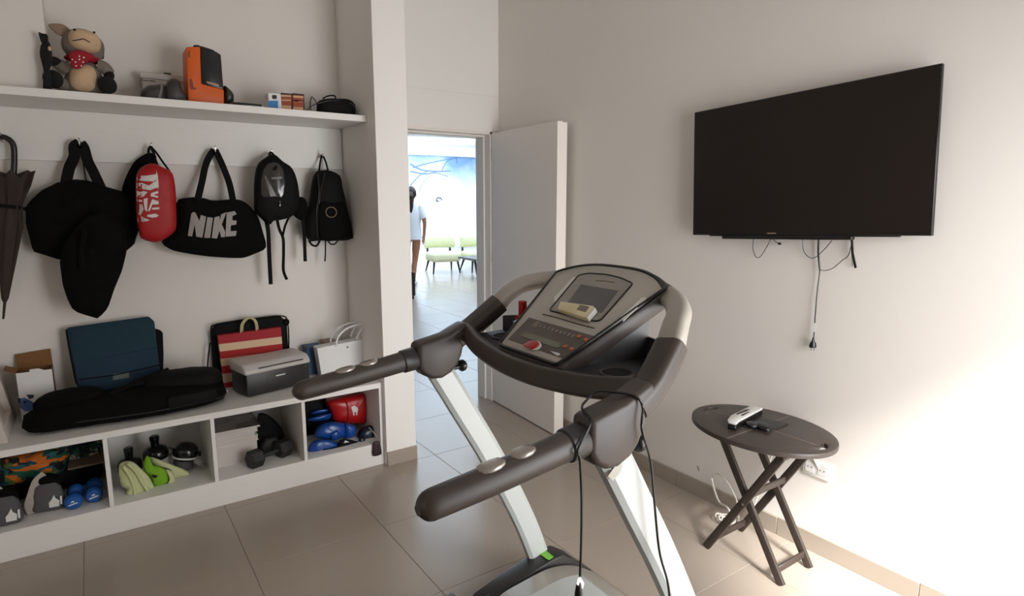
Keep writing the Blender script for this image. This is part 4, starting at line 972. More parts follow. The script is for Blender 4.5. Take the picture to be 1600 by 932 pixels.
mk('piping', G().tube(catmull(TL([(437, 150), (470, 340), (505, 510)], .022), 4), .004, 6), m_web, ts)
mk('pocket_zip', G().ribbon(catmull(TL([(520, 480), (760, 450), (1055, 385)], .0275), 4), .006, .002), m_web, ts)
mk('name_patch', G().prism(TL([(748, 445), (852, 430), (855, 468), (748, 486)], .0265), tl_n*.0012), mat('grey_patch', S(96, 100, 96), .7, var=.1), ts)

# long black soft case
lc = thing('soft_case', 'long black soft instrument case lying along the front of the bench', 'case', (.08, 3.45, BT_))
def hz(pts, z): return [V((x, y, z)) for x, y in pts]
gl = G().pillow(hz([(-.35, 3.44), (-.335, 3.38), (-.28, 3.345), (-.1, 3.335), (.15, 3.305), (.36, 3.33), (.47, 3.36), (.51, 3.43), (.505, 3.50), (.45, 3.55), (.2, 3.57), (-.05, 3.575), (-.2, 3.56), (-.31, 3.50)], BT_+.035), (0, 0, 1), .095, .034, p=3.5, wr=.004, n=60, seed=3)
lb_ = mk('case_body', gl, m_blk, lc)
mk('case_neck', G().pillow(hz([(-.30, 3.42), (-.2, 3.38), (-.06, 3.40), (-.02, 3.47), (-.06, 3.55), (-.18, 3.565), (-.27, 3.52)], BT_+.115), (0, 0, 1), .05, .03, p=2.6, wr=.004), m_blk, lc)
mk('case_bulge', G().pillow(hz([(.14, 3.45), (.22, 3.40), (.36, 3.375), (.46, 3.39), (.50, 3.45), (.48, 3.53), (.38, 3.565), (.24, 3.565), (.16, 3.53)], BT_+.115), (0, 0, 1), .07, .03, p=3, wr=.004, seed=2), m_blk2, lc)
mk('side_pocket', G().box((.22, 3.315, BT_+.035), (.45, 3.36, BT_+.095), M=Matrix.Translation((.335, 3.34, 0)) @ Matrix.Rotation(R(9), 4, 'Z') @ Matrix.Translation((-.335, -3.34, 0)), bev=.012), m_blk2, lc)
mk('carry_strap', G().ribbon(catmull([V((.0, 3.40, BT_+.133)), V((.07, 3.45, BT_+.145)), V((.16, 3.5, BT_+.165)), V((.26, 3.52, BT_+.185))], 6), .03, .004, ref=(0, -.4, 1)), m_web, lc)
mk('zipper', G().tube(catmull([V((-.33, 3.378, BT_+.036)), V((-.1, 3.333, BT_+.038)), V((.15, 3.303, BT_+.038)), V((.36, 3.326, BT_+.038)), V((.47, 3.357, BT_+.038)), V((.509, 3.43, BT_+.038))], 6), .0035, 6), m_plas2, lc)
c = V((.508, 3.40, BT_+.05)); mk('metal_ring', G().tube([c+V((.004*i/12, .006*cos(2*pi*i/12), .014*sin(2*pi*i/12))) for i in range(14)], .0016, 6, cap=False), m_chr, lc)

# black suitcase against the wall
ysu = 3.70
su = thing('briefcase', 'black fabric briefcase standing against the wall behind the striped paper bag', 'briefcase', (.6, 3.71, BT_))
so = [FY(a, b, ysu) for a, b in Z6([(35, 150), (60, 100), (200, 76), (420, 50), (462, 85), (470, 230), (475, 470), (60, 500)])]
so[-1].z = so[-2].z = BT_
mk('case_shell', G().prism(so, (0, .046, 0), bev=.012, seg=2), m_blk2, su)
mk('case_piping', G().tube(catmull([p+V((0, -.002, 0)) for p in so], 5, True), .004, 6), m_web, su)
mk('corner_guard', G().ell(FY(*Z6([(455, 85)])[0], ysu), (.02, .02, .022), n=10, m=8), m_web, su)

# striped paper bag
yst = 3.648
m_stripe = ramp_mat('red_cream_stripes', [(0, S(170, 24, 40)), (.10, S(214, 184, 152)), (.27, S(168, 20, 30)), (.42, S(214, 184, 152)), (.56, S(166, 18, 26)), (.70, S(216, 186, 152)), (.84, S(160, 24, 34))], 'Z', .7, lo=0, hi=.305)
sb = thing('striped_paper_bag', 'paper bag with red and cream stripes standing behind the printer', 'paper bag', (.60, yst, BT_))
q = [FY(a, b, yst) for a, b in Z6([(74, 162), (418, 116)])]
xa, xb = q[0].x, q[1].x+.008; za, zb_ = q[0].z, q[1].z
mk('bag_body', G().prism([V((xa+.012, yst, BT_)), V((xb+.006, yst, BT_)), V((xb, yst, zb_)), V((xa, yst, za))], (0, .04, 0)), m_stripe, sb)
hpts = [FY(a, b, yst+.01) for a, b in Z6([(202, 150), (205, 100), (228, 68), (258, 62), (282, 85), (290, 138)])]
mk('handle', G().tube(catmull(hpts, 6), .005, 8), mat('cream_rope', S(190, 178, 138), .8, var=.12, vs=80), sb)
hpts = [p+V((.012, .022, -.006)) for p in hpts]; mk('handle', G().tube(catmull(hpts, 6), .005, 8), MATS['cream_rope'], sb)

# printer
pr = thing('laser_printer', 'small laser printer with dark body and pale grey lid on the bench', 'printer', (.78, 3.5, BT_))
Mp = Matrix.Translation((.603, 3.375, BT_)) @ Matrix.Rotation(R(13), 4, 'Z')
m_lid = mat('pale_grey_lid', S(196, 190, 186), .45, var=.03)
pb = mk('printer_body', G().box((0, 0, .006), (.37, .19, .135), M=Mp, bev=.010), m_plas2, pr)
mk('lid', G().prism([Mp @ V((-.006, y, z)) for y, z in ((-.006, .125), (-.004, .15), (.03, .178), (.19, .186), (.195, .125))], (Mp.to_3x3() @ V((.382, 0, 0))), bev=.012, seg=3), m_lid, pr)
mk('paper_slot', G().box((.07, -.0075, .152), (.33, .004, .156), M=Mp), m_bplas, pr)
mk('badge', G().box((.165, -.0015, .088), (.22, .001, .094), M=Mp), m_white, pr)
mk('tray_grip', G().box((.17, -.001, .028), (.21, .001, .038), M=Mp), m_bplas, pr)
mk('power_button', G().lathe([(.008, 0), (.008, .003)], Mp @ V((.345, 0, .112)), Mp.to_3x3() @ V((0, -1, 0)), 12), m_plas, pr)
for a in ((.03, .03), (.34, .03), (.03, .165), (.34, .165)): mk('rubber_foot', G().lathe([(.009, 0), (.009, .007)], Mp @ V((a[0], a[1], 0)), n=10), m_bplas, pr)

# white paper tote with box and blue box behind
yt = 3.52
tt = thing('paper_tote', 'white glossy paper carrier bag with rope handles at the right end of the bench', 'paper bag', (1.17, yt, BT_))
q = [FY(a, b, yt) for a, b in Z6([(628, 232), (928, 172), (930, 330), (652, 420)])]
q[2].z = q[3].z = BT_
q[3].x = FY(503, 590, yt).x
mk('bag_body', G().prism(q, (0, .08, 0), bev=.002, seg=1), m_paper, tt)
mk('emblem', G().lathe([(.007, 0), (.007, .001)], FY(*Z6([(799, 225)])[0], yt), (0, -1, 0), 14, sx=.6), m_bplas, tt)
for dy, dx in ((-.003, 0), (.075, -.01)):
    hp = [FY(a, b, yt)+V((dx, dy, 0)) for a, b in Z6([(736, 222), (742, 175), (780, 130), (830, 105), (880, 96), (893, 105), (868, 135), (848, 178)])]
    mk('handle', G().tube(catmull(hp, 6), .0058, 8), m_paper, tt)
yy = 3.63
q = FY(*Z6([(570, 228)])[0], yy); r = FY(*Z6([(640, 222)])[0], yy)
solo('blue_carton', G().box((q.x, yy, BT_), (r.x+.02, yy+.1, q.z), bev=.002, seg=1), mat('muted_blue_card', S(52, 84, 118), .6, var=.3, vs=16), 'muted blue carton behind the left edge of the white carrier bag', 'box')
q = FY(*Z6([(645, 200)])[0], yy+.01); r = FY(*Z6([(725, 200)])[0], yy+.01)
solo('brown_carton', G().box((r.x-.06, yy+.005, BT_), (r.x+.015, yy+.1, q.z), bev=.002, seg=1), mat('tan_card', S(158, 138, 122), .7, var=.08), 'tan carton top peeking over the white carrier bag', 'box')

# ============================================================ cubbies
CF = .1375
# --- first cubby
m_trop = voro_mat('tropical_print', [S(20, 40, 52), S(206, 108, 24), S(28, 88, 92), S(12, 16, 22), S(84, 104, 34), S(22, 90, 66), S(18, 62, 92), S(10, 14, 18)], 15, stretch=(1, 1, 1.6))
m_trop2 = voro_mat('leaf_print', [S(24, 60, 54), S(30, 84, 76), S(14, 22, 26), S(150, 150, 132), S(40, 66, 44)], 30)
solo('beach_towel', clampg(G().pillow([FY(a, b, 3.55) for a, b in ((-8, 722), (20, 712), (60, 703), (100, 697), (108, 705), (100, 735), (80, 745), (40, 758), (10, 762), (-8, 760))], (0, -1, .3), .10, .12, wr=.03, ws=14, p=2.6), (-0.486, 3.245, .1378), (-0.0535, 3.737, .4715)), m_trop, 'crumpled tropical print towel in blue, green and orange in the leftmost cubby', 'towel')
solo('leaf_print_cloth', clampg(G().pillow([FY(a, b, 3.58) for a, b in ((104, 700), (125, 693), (156, 688), (160, 705), (158, 722), (130, 730), (106, 735))], (0, -1, .2), .07, .10, wr=.02, ws=14), (-0.486, 3.245, .1378), (-0.0535, 3.737, .4715)), m_trop2, 'dark green leaf print cloth in the upper right of the leftmost cubby', 'cloth')
m_tray = mat('brown_board', S(110, 92, 76), .6, var=.2, vs=10)
solo('brown_board', G().box((-.20, 3.40, .300), (-.056, 3.66, .306)), m_tray, 'thin brown board under the leaf print cloth', 'board')
solo('cloth_bag', clampg(G().pillow([V((-.48, 3.60, .145)), V((-.30, 3.60, .14)), V((-.10, 3.60, .14)), V((-.07, 3.60, .22)), V((-.10, 3.60, .29)), (V((-.30, 3.60, .30))), V((-.48, 3.60, .30))], (0, -1, 0), .05, .10, wr=.015), (-0.486, 3.245, .1378), (-0.0535, 3.737, .4715)), m_blk2, 'dark bag lying at the back of the leftmost cubby', 'bag')
def ankle(label, c, rot):
    t = thing('ankle_weight', label, 'weight', c, 'ankle weights in the leftmost cubby')
    M = Matrix.Translation(c) @ Matrix.Rotation(R(rot), 4, 'Z')
    o = [M @ V((x, 0, z)) for x, z in ((-.055, .0), (.055, .0), (.06, .05), (.05, .11), (.03, .135), (-.03, .135), (-.05, .11), (-.06, .05))]
    n_ = M.to_3x3() @ V((0, -1, 0))
    b = clampg(G().pillow(o, n_, .03, .035, wr=.003, p=3.2, sm=1), (-0.486, 3.245, .1378), (-0.0535, 3.737, .4715)); bd = mk('pad', b, m_grey, t)
    mk('pad_fold', clampg(G().pillow([M @ V((x, .012, z)) for x, z in ((-.045, .10), (.045, .10), (.05, .14), (.02, .168), (-.03, .165), (-.05, .14))], n_, .03, .03, wr=.004), (-0.486, 3.245, .1378), (-0.0535, 3.737, .4715)), m_blk, t)
    mk('strap', G().ribbon(catmull([M @ V(p) for p in ((-.062, -.015, .002), (-.066, -.022, .05), (-.05, -.02, .10), (-.03, -.01, .15), (.0, .0, .175))], 6), .034, .004, ref=tuple(n_)), m_beige, t)
    mk('label_patch', G().prism([M @ V((x, -.0325, z)) for x, z in ((.008, .022), (.045, .022), (.048, .05), (.035, .062), (.03, .08), (.02, .06), (.008, .045))], n_*.0015), m_white, t)
    mk('care_tag', G().prism([M @ V((x, -.034, z)) for x, z in ((.05, .03), (.058, .03), (.06, .07), (.052, .07))], n_*.001), m_white, t)
ankle('grey ankle weight with beige strap at the left edge of the leftmost cubby', V((-.437, 3.325, CF+.001)), -4)
ankle('grey ankle weight with beige strap beside the blue dumbbells', V((-.285, 3.375, CF+.001)), -8)
def blue_db(label, c, rot):
    t = thing('dumbbell', label, 'dumbbell', c, 'blue dumbbells in the leftmost cubby')
    d = V((sin(R(rot)), cos(R(rot)), 0)); r = .036; cc = c+V((0, 0, r*.98))
    mk('grip', G().tube([cc+d*.04, cc+d*.12], .014, 12), m_blue, t)
    for k, dd_ in ((0, 0), (1, .11)):
        prof = [(.008, 0), (.028, .003), (.036, .014), (.037, .03), (.033, .042), (.014, .048)]
        hd2 = mk('weight_head', G().lathe(prof, cc+d*dd_, d, 24, sx=1.0, sy=1.0), m_blue, t)
        if k == 0:
            u = d.cross(V((0, 0, 1)))
            mk('label_print', G().ribbon([cc-d*.0012+u*x+V((0, 0, z)) for x, z in ((-.018, -.008), (0, -.004), (.018, .0))], .005, .0012, ref=tuple(-d)), m_white, hd2)
            mk('logo_print', G().prism([cc-d*.0012+u*x+V((0, 0, z)) for x, z in ((-.010, .004), (.008, .006), (.0, .014))], -d*.001), m_white, hd2)
blue_db('blue coated dumbbell nearer to the grey ankle weight', V((-.192, 3.300, CF)), 4)
blue_db('blue coated dumbbell standing against the first divider', V((-.112, 3.325, CF)), 2)

# --- second cubby
m_gloss = mat('black_gloss_plastic', S(10, 10, 11), .2, var=.1)
m_frost = mat('frosted_plastic', S(176, 174, 172), .3, var=.1, vs=10)
def bottle(label, c, s=1.):
    t = thing('sports_bottle', label, 'bottle', c, 'squat bottles in the second cubby')
    mk('flask', G().lathe([(.028*s, 0), (.046*s, .004), (.050*s, .03), (.05*s, .075), (.044*s, .085)], c, n=24), m_frost, t)
    cp_ = mk('lid', G().lathe([(.050*s, .082), (.054*s, .088), (.054*s, .115), (.046*s, .135), (.026*s, .148), (.018*s, .150)], c, n=24), m_gloss, t)
    mk('cap_knob', G().lathe([(.016*s, .148), (.018*s, .155), (.019*s, .178), (.021*s, .181), (.021*s, .198), (.016*s, .203)], c, n=18), m_gloss, cp_)
    mk('carry_ring', G().tube([c+V((.054*s+.018*sin(pi*i/8), 0, .10+.022*cos(pi*i/8))) for i in range(9)], .0025, 6), m_gloss, cp_)
bottle('squat sports bottle with black knobbed lid, left one in the second cubby', V((.045, 3.44, CF)), 1.0)
bottle('squat sports bottle with black knobbed lid in the middle of the second cubby', V((.165, 3.54, CF)), 1.12)
gg = thing('swim_mask', 'black rounded mask with white rim and grey strap at the right of the second cubby', 'mask', V((.30, 3.50, CF)))
mk('shell', G().ell(V((.300, 3.50, CF+.094)), (.062, .06, .052), Matrix.Rotation(R(12), 3, 'Y'), p=.85, n=22, m=12), m_gloss, gg)
mk('rim', G().tube([V((.300+.064*cos(2*pi*i/28), 3.50+.062*sin(2*pi*i/28), CF+.074-.013*cos(2*pi*i/28))) for i in range(30)], .005, 8, cap=False), m_white, gg)
mk('base_pad', G().lathe([(.03, 0), (.044, .004), (.046, .05), (.04, .07)], V((.285, 3.505, CF)), n=20), m_grey, gg)
mk('strap', G().ribbon(catmull([V((.335, 3.44, CF+.06)), V((.365, 3.43, CF+.035)), V((.372, 3.46, CF+.018)), V((.35, 3.49, CF+.016))], 6), .03, .004, ref=(.3, -.6, .7)), m_frost, gg)
mk('buckle', G().box((.352, 3.44, CF+.075), (.366, 3.46, CF+.10), bev=.003), m_gloss, gg)
m_lime = mat('pale_lime_cloth', S(196, 200, 150), .85, var=.12, vs=12, bump=.3, bs=150)
m_lime2 = mat('bright_lime_cloth', S(116, 168, 24), .8, var=.1, vs=12, bump=.3, bs=150)
ZC = zz(160, 670, 7.765)
def on_floor(pts, y): return [FY(a, b, y) for a, b in ZC(pts)]
pc = thing('pale_cloth', 'folded pale lime cloth hanging toward the front of the second cubby', 'cloth', V((.06, 3.32, CF)))
mk('cloth_body', clampg(G().pillow(on_floor([(195, 500), (215, 425), (290, 395), (380, 410), (470, 490), (570, 590), (632, 720), (630, 770), (540, 790), (420, 825), (325, 862), (280, 830), (300, 740), (230, 690)], 3.36), (0, -1, .35), .035, .03, wr=.010, ws=18), (-0.034, 3.245, .1378), (0.3965, 3.737, .4715)), m_lime, pc)
for pts in ([(300, 405), (400, 500), (470, 620), (560, 760)], [(250, 440), (330, 560), (380, 700), (400, 800)]):
    mk('fold', G().tube(catmull([p+V((0, -.036, .004)) for p in on_floor(pts, 3.36)], 5), .007, 8), m_lime, pc)
gc = thing('green_cloth', 'bright lime green pouch with pale cuff in the second cubby', 'pouch', V((.2, 3.37, CF)))
mk('pouch_body', clampg(G().pillow(on_floor([(495, 450), (520, 350), (560, 330), (600, 430), (690, 460), (770, 500), (800, 580), (800, 660), (770, 720), (680, 735), (625, 720), (580, 600), (520, 540)], 3.385), (0, -1, .3), .035, .035, wr=.006, ws=18), (-0.034, 3.245, .1378), (0.3965, 3.737, .4715)), m_lime2, gc)
mk('cuff', clampg(G().pillow(on_floor([(770, 495), (840, 520), (875, 590), (870, 670), (790, 722), (765, 715), (805, 640), (800, 570)], 3.383), (0, -1, .3), .03, .03, wr=.003), (-0.034, 3.245, .1378), (0.3965, 3.737, .4715)), m_lime, gc)
mk('logo_mark', G().prism([p+V((0, -.041, .01)) for p in on_floor([(590, 545), (670, 560), (640, 590), (600, 580)], 3.385)], (0, .002, 0)), m_bplas, gc)
mk('drawn_cloth', clampg(G().pillow(on_floor([(570, 345), (700, 380), (850, 440), (1000, 500), (1065, 560), (1050, 630), (880, 650), (870, 560), (760, 480), (620, 440)], 3.43), (0, -1, .4), .03, .03, wr=.008, ws=18), (-0.034, 3.245, .1378), (0.3965, 3.737, .4715)), m_lime, gc)
# --- third cubby
m_page = mat('page_edges', S(206, 198, 190), .8, var=.06, vs=3, bump=.3, bs=60, stretch=(1, 1, 30))
m_cover = voro_mat('magazine_cover', [S(88, 76, 66), S(66, 56, 48), S(112, 100, 88), S(52, 44, 38)], 9, rough=.35)
zc = CF; specs = [(.112, 0, 0), (.028, .004, 1.0), (.020, -.004, -1.5), (.016, .004, 1.), (.012, .002, 0), (.010, .012, -1.5)]
names = ['thickest book at the bottom of the pile in the third cubby', 'second book from the bottom of the pile in the third cubby', 'third book from the bottom of the pile in the third cubby', 'third book from the top of the pile in the third cubby', 'thin magazine second from the top of the pile in the third cubby', 'magazine with brown picture cover on top of the pile in the third cubby']
for i, ((h, dx, rz), lb) in enumerate(zip(specs, names)):
    w, d = (.215, .28) if i < 5 else (.235, .29)
    M = Matrix.Translation((.43+dx+.107, 3.40+.15, zc)) @ Matrix.Rotation(R(rz), 4, 'Z')
    t = thing('book' if i < 4 else 'magazine', lb, 'book' if i < 4 else 'magazine', M.translation, 'pile of books in the third cubby')
    mk('pages', G().box((-w/2+.003, -d/2+.003, .0015), (w/2-.003, d/2-.003, h-.0015), M=M), m_page, t)
    for z0, z1, m in ((0, .0015, m_paper), (h-.0015, h, m_cover if i >= 4 else m_paper)): mk('cover', G().box((-w/2, -d/2, z0), (w/2, d/2, z1), M=M), m, t)
    zc += h+.0003
def hexdb(label, a, b, r, m):
    t = thing('hex_dumbbell', label, 'dumbbell', (a+b)/2-V((0, 0, r*.87)), 'black dumbbells in the third cubby')
    d = (b-a).normalized(); side = d.cross(V((0, 0, 1))).normalized()
    mk('bar', G().tube([a, a.lerp(b, .3), (a+b)/2, a.lerp(b, .7), b], [.012, .0135, .016, .0135, .012], 12), m, t)
    for c, dr_ in ((a, -1), (b, 1)):
        def hexr(k, o): return [c+d*dr_*o+(side*cos(pi/3*i)+V((0, 0, 1))*sin(pi/3*i))*r*k for i in range(6)]
        g = G(); vs = hexr(.86, -.036)+hexr(1, -.029)+hexr(1, .029)+hexr(.86, .036); fs = [tuple(range(6)), tuple(range(18, 24))]
        for k in range(3):
            for i in range(6): fs.append((k*6+i, k*6+(i+1) % 6, (k+1)*6+(i+1) % 6, (k+1)*6+i))
        mk('hex_head', g.add(vs, fs), m, t, smooth=False)
m_rub = mat('black_rubber', S(34, 32, 32), .6, var=.15, vs=30, bump=.15, bs=200)
hexdb('black hexagonal dumbbell in front of the book pile', V((.608, 3.318, CF+.0445)), V((.772, 3.375, CF+.0445)), .05, m_rub)
hexdb('black hexagonal dumbbell half hidden behind the front dumbbell', V((.722, 3.46, CF+.048)), V((.735, 3.63, CF+.048)), .055, m_rub)
solo('black_wedge_bag', clampg(G().pillow([V((.665, 3.50, CF+.004)), V((.80, 3.50, CF+.004)), V((.80, 3.50, CF+.10)), V((.74, 3.50, CF+.19)), V((.69, 3.50, CF+.225)), V((.668, 3.50, CF+.20))], (-.25, -1, 0), .012, .10, wr=.004), (0.416, 3.245, .1378), (0.8475, 3.737, .4715)), m_blk2, 'black sloping bag behind the dumbbells in the third cubby', 'bag')
solo('white_sheet', G().prism([V((.60, 3.71, CF+.1)), V((.70, 3.72, CF+.1)), V((.70, 3.735, CF+.31)), V((.60, 3.735, CF+.31))], (0, .002, 0)), m_paper, 'white paper sheet standing at the back of the third cubby', 'paper')

# --- fourth cubby
Z4 = zz(470, 600, 7.171)
def on4(pts, y): return [FY(a, b, y) for a, b in Z4(pts)]
m_redc = mat('red_vinyl', S(168, 16, 20), .35, var=.12, vs=10, bump=.1, bs=60)
rg = thing('red_sport_bag', 'red vinyl sports bag with white crest stuffed into the rightmost cubby', 'bag', V((1.16, 3.52, .27)))
grg = clampg(G().pillow(on4([(300, 205), (370, 170), (480, 150), (640, 118), (740, 95), (775, 130), (788, 210), (780, 310), (745, 370), (735, 430), (640, 445), (500, 430), (370, 415), (340, 330)], 3.50), (0, -1, .1), .06, .16, wr=.005, ws=12, p=3), (0.867, 3.245, .1378), (1.293, 3.737, .4715))
mk('bag_body', grg, m_redc, rg)
mk('seam', G().tube(catmull([p+V((0, -.064, 0)) for p in on4([(470, 160), (490, 240), (495, 350), (500, 425)], 3.50)], 5), .003, 6), m_red, rg)
crest = [[(565, 262), (600, 245), (640, 270), (640, 300), (615, 312), (575, 300)], [(582, 312), (598, 318), (602, 358), (588, 356)], [(618, 316), (634, 308), (632, 350), (620, 356)], [(575, 300), (640, 300), (636, 318), (580, 318)]]
mk('crest_print', decal([Z4(p) for p in crest], grg, off=.003, cuts=1), m_print, rg)
mk('strap', G().tube(catmull([p+V((0, -.04, 0)) for p in on4([(735, 110), (775, 180), (770, 290), (740, 360)], 3.50)], 5), .008, 8), m_redc, rg)
def glove(label, outline, y, m, group=None, tf=.05, tb=.07, thumb=None, cuff=None, mc=None):
    pts = on4(outline, y); c = sum(pts, V())/len(pts)
    t = thing('boxing_glove', label, 'glove', V((c.x, c.y, min(p.z for p in pts))), group)
    g = clampg(G().pillow(pts, (0, -1, .2), tf, tb, wr=.006, ws=14, p=2.6), (0.867, 3.245, .1378), (1.293, 3.737, .4715)); mk('mitt', g, m, t)
    if thumb: mk('thumb', clampg(G().pillow(on4(thumb, y-.045), (0, -1, .2), .022, .02, p=2.4), (0.867, 3.245, .1378), (1.293, 3.737, .4715)), m, t)
    if cuff: mk('cuff', clampg(G().pillow(on4(cuff, y-.005), (0, -1, .2), tf, tb*.8, p=3.2), (0.867, 3.245, .1378), (1.293, 3.737, .4715)), mc or m, t)
    return t
glove('glossy blue boxing glove in the middle of the rightmost cubby', [(160, 600), (170, 530), (230, 460), (330, 430), (450, 435), (500, 470), (500, 580), (420, 615), (300, 622)], 3.42, m_blueg, 'boxing gloves in the rightmost cubby', thumb=[(330, 560), (400, 520), (430, 560), (420, 620), (360, 635), (330, 600)], cuff=[(480, 450), (560, 452), (598, 480), (592, 580), (520, 612), (480, 600)])
glove('blue padded boxing glove lying at the bottom left of the rightmost cubby', [(85, 790), (80, 740), (120, 670), (200, 630), (320, 630), (420, 680), (445, 740), (400, 770), (280, 760), (230, 720), (170, 730), (110, 790)], 3.36, m_blueg, 'boxing gloves in the rightmost cubby', tf=.035, tb=.06)
glove('navy boxing glove at the lower right of the rightmost cubby', [(640, 600), (680, 520), (760, 470), (830, 470), (860, 520), (862, 600), (820, 665), (720, 690), (660, 690)], 3.38, m_navy, 'boxing gloves in the rightmost cubby', thumb=[(650, 620), (700, 600), (720, 640), (690, 685), (655, 685)], tf=.045)
solo('shin_pad', clampg(G().pillow(on4([(75, 410), (130, 375), (320, 330), (335, 370), (300, 405), (180, 420)], 3.50), (0, -1, .3), .03, .08, wr=.003), (0.867, 3.245, .1378), (1.293, 3.737, .4715)), m_blueg, 'blue padded guard at the upper left of the rightmost cubby', 'pad')
solo('shin_pad', clampg(G().pillow(on4([(120, 330), (180, 295), (310, 280), (320, 310), (240, 332), (140, 345)], 3.54), (0, -1, .3), .02, .08, wr=.003), (0.867, 3.245, .1378), (1.293, 3.737, .4715)), m_blueg, 'narrow blue padded guard, topmost in the rightmost cubby', 'pad')
solo('dark_gear', clampg(G().pillow([V((.875, 3.62, CF+.01)), V((1.25, 3.62, CF+.01)), V((1.28, 3.62, CF+.12)), V((1.1, 3.62, CF+.22)), V((.95, 3.62, CF+.31)), V((.875, 3.62, CF+.31))], (0, -1, 0), .05, .08, wr=.01), (0.867, 3.245, .1378), (1.293, 3.737, .4715)), m_blk2, 'dark sports gear filling the back of the rightmost cubby', 'bag')
hw = thing('hand_wrap', 'black hand wrap with white strip at the front of the rightmost cubby', 'hand wrap', V((1.05, 3.33, CF)))
ghw = clampg(G().pillow(on4([(440, 640), (500, 620), (600, 640), (650, 690), (590, 740), (470, 745), (420, 760), (260, 775), (250, 750), (400, 720)], 3.33), (0, -1, .3), .02, .03, wr=.004), (0.867, 3.245, .1378), (1.293, 3.737, .4715)); mk('wrap', ghw, m_blk2, hw)
for q in ([(442, 632), (500, 636), (545, 656), (480, 664)], [(604, 622), (612, 622), (636, 642), (630, 648)]): mk('white_strip', decal([Z4(q)], ghw, off=.004, cuts=1), m_print, hw)
mg = thing('maroon_tag', 'small maroon pouch dangling over the front edge of the rightmost cubby', 'pouch', FY(590, 712, YF-.012))
mk('pouch', G().pillow([FY(a, b, YF-.012) for a, b in Z4([(812, 660), (850, 640), (885, 650), (895, 700), (905, 780), (880, 800), (830, 812), (804, 800), (806, 720)])], (0, -1, 0), .009, .009, p=3), mat('maroon_fabric', S(44, 14, 26), .6, var=.2, vs=20), mg)
mk('cord', G().tube(catmull([V((1.262, YF+.10, CF+.07)), FY(*Z4([(862, 605)])[0], YF+.02), FY(*Z4([(888, 650)])[0], YF-.012)], 6), .0022, 6), m_beige, mg)

# ============================================================ lounge beyond the doorway
m_lime3 = mat('pale_green_upholstery', S(226, 226, 186), .8, var=.08, vs=20, bump=.2, bs=120)
m_dleg = mat('dark_leg_wood', S(38, 30, 26), .4, var=.15)
def lounge_chair(label, x, y, rz):
    t = thing('lounge_chair', label, 'chair', (x, y, 0), 'green lounge chairs')
    M = Matrix.Translation((x, y, 0)) @ Matrix.Rotation(R(rz), 4, 'Z')
    st = mk('seat', G().box((-.33, -.34, .25), (.33, .28, .45), M=M, bev=.07, seg=4), m_lime3, t)
    g = G(); n = 9
    vs = []
    for k in range(n):
        u = -1+2*k/(n-1)
        for (dy, z) in ((0, .52), (-.05, .53), (-.075, .60), (-.07, .70), (-.04, .755), (.01, .755), (.03, .70), (.03, .56)):
            vs.append(M @ V((u*.34, .33+dy-.10*u*u, z)))
    fs = [(k*8+i, k*8+(i+1) % 8, (k+1)*8+(i+1) % 8, (k+1)*8+i) for k in range(n-1) for i in range(8)]+[tuple(range(8)), tuple(range((n-1)*8, n*8))]
    bk_ = mk('backrest', g.add(vs, fs), m_lime3, t, angle=60)
    for u in (-.12, .12): mk('button', G().ell(M @ V((u, .245, .65)), (.016, .012, .016), n=8, m=6), m_lime3, bk_)
    for u in (-.26, .26): mk('back_post', G().sweep([M @ V((u, .20, .30)), M @ V((u, .29, .44)), M @ V((u, .30, .62))], rsec(.018, .022, .008, 2), (0, 1, 0)), m_dleg, t)
    for ux, uy, ex, ey in ((-.26, -.26, -.30, -.31), (.26, -.26, .30, -.31), (-.26, .2, -.30, .33), (.26, .2, .30, .33)):
        mk('leg', G().tube([M @ V((ex, ey, 0)), M @ V((ux, uy, .27))], [.013, .026], 10), m_dleg, t)
lounge_chair('pale green lounge chair beyond the doorway, the left one in full view', 6.28, 11.75, -12)
lounge_chair('pale green lounge chair beyond the doorway, partly cut off by the door jamb', 7.08, 11.55, -6)
ct = thing('coffee_table', 'low dark coffee table with slanted frame legs in front of the green chairs', 'table', (6.75, 10.35, 0))
m_ctop = mat('dark_grey_table_top', S(84, 84, 88), .3, var=.05)
mk('table_top', G().box((6.10, 9.95, .395), (7.5, 10.75, .43), bev=.005, seg=1), m_ctop, ct)
for x in (6.45, 7.25):
    f = G()
    for a, b in (((x, 10.02, .39), (x, 10.15, .012)), ((x, 10.68, .39), (x, 10.55, .012)), ((x, 10.13, .015), (x, 10.57, .015))): f.sweep([V(a), V(b)], rsec(.025, .015, .004, 1), (1, 0, 0))
    mk('leg_frame', f, m_bplas, ct)
rg_ = thing('ring_ornament', 'small dark ring shaped ornament on the bright lounge wall', 'ornament', FY(686, 314, 17.98))
c = FY(686, 312, 17.97); m_orn = mat('dark_teal_metal', S(52, 74, 84), .4, metal=.4, var=.2)
mk('ring', G().tube([c+V((.095*cos(2*pi*i/18-.6), 0, .062*sin(2*pi*i/18-.6))) for i in range(16)], .018, 8), m_orn, rg_)
mk('bracket', G().box(c+V((-.11, -.01, -.06)), c+V((-.04, .02, -.025)), bev=.005), m_orn, rg_)
# suitcase
sx, sy = 3.98, 8.85
sc_ = thing('suitcase', 'black upright suitcase on wheels peeking past the column', 'suitcase', (sx, sy, 0))
mk('shell', G().box((sx-.2, sy-.13, .05), (sx+.185, sy+.13, .44), bev=.02), m_bplas, sc_)
for dx in (-.16, .155):
    for dy in (-.09, .09): mk('wheel', G().lathe([(.012, -.01), (.024, -.008), (.024, .008), (.012, .01)], (sx+dx, sy+dy, .024), (1, 0, 0), 14), m_bplas, sc_)
mk('pull_handle', G().tube([V((sx-.09, sy+.1, .44)), V((sx-.09, sy+.1, .52)), V((sx+.07, sy+.1, .52)), V((sx+.07, sy+.1, .44))], .008, 8), m_chr, sc_)

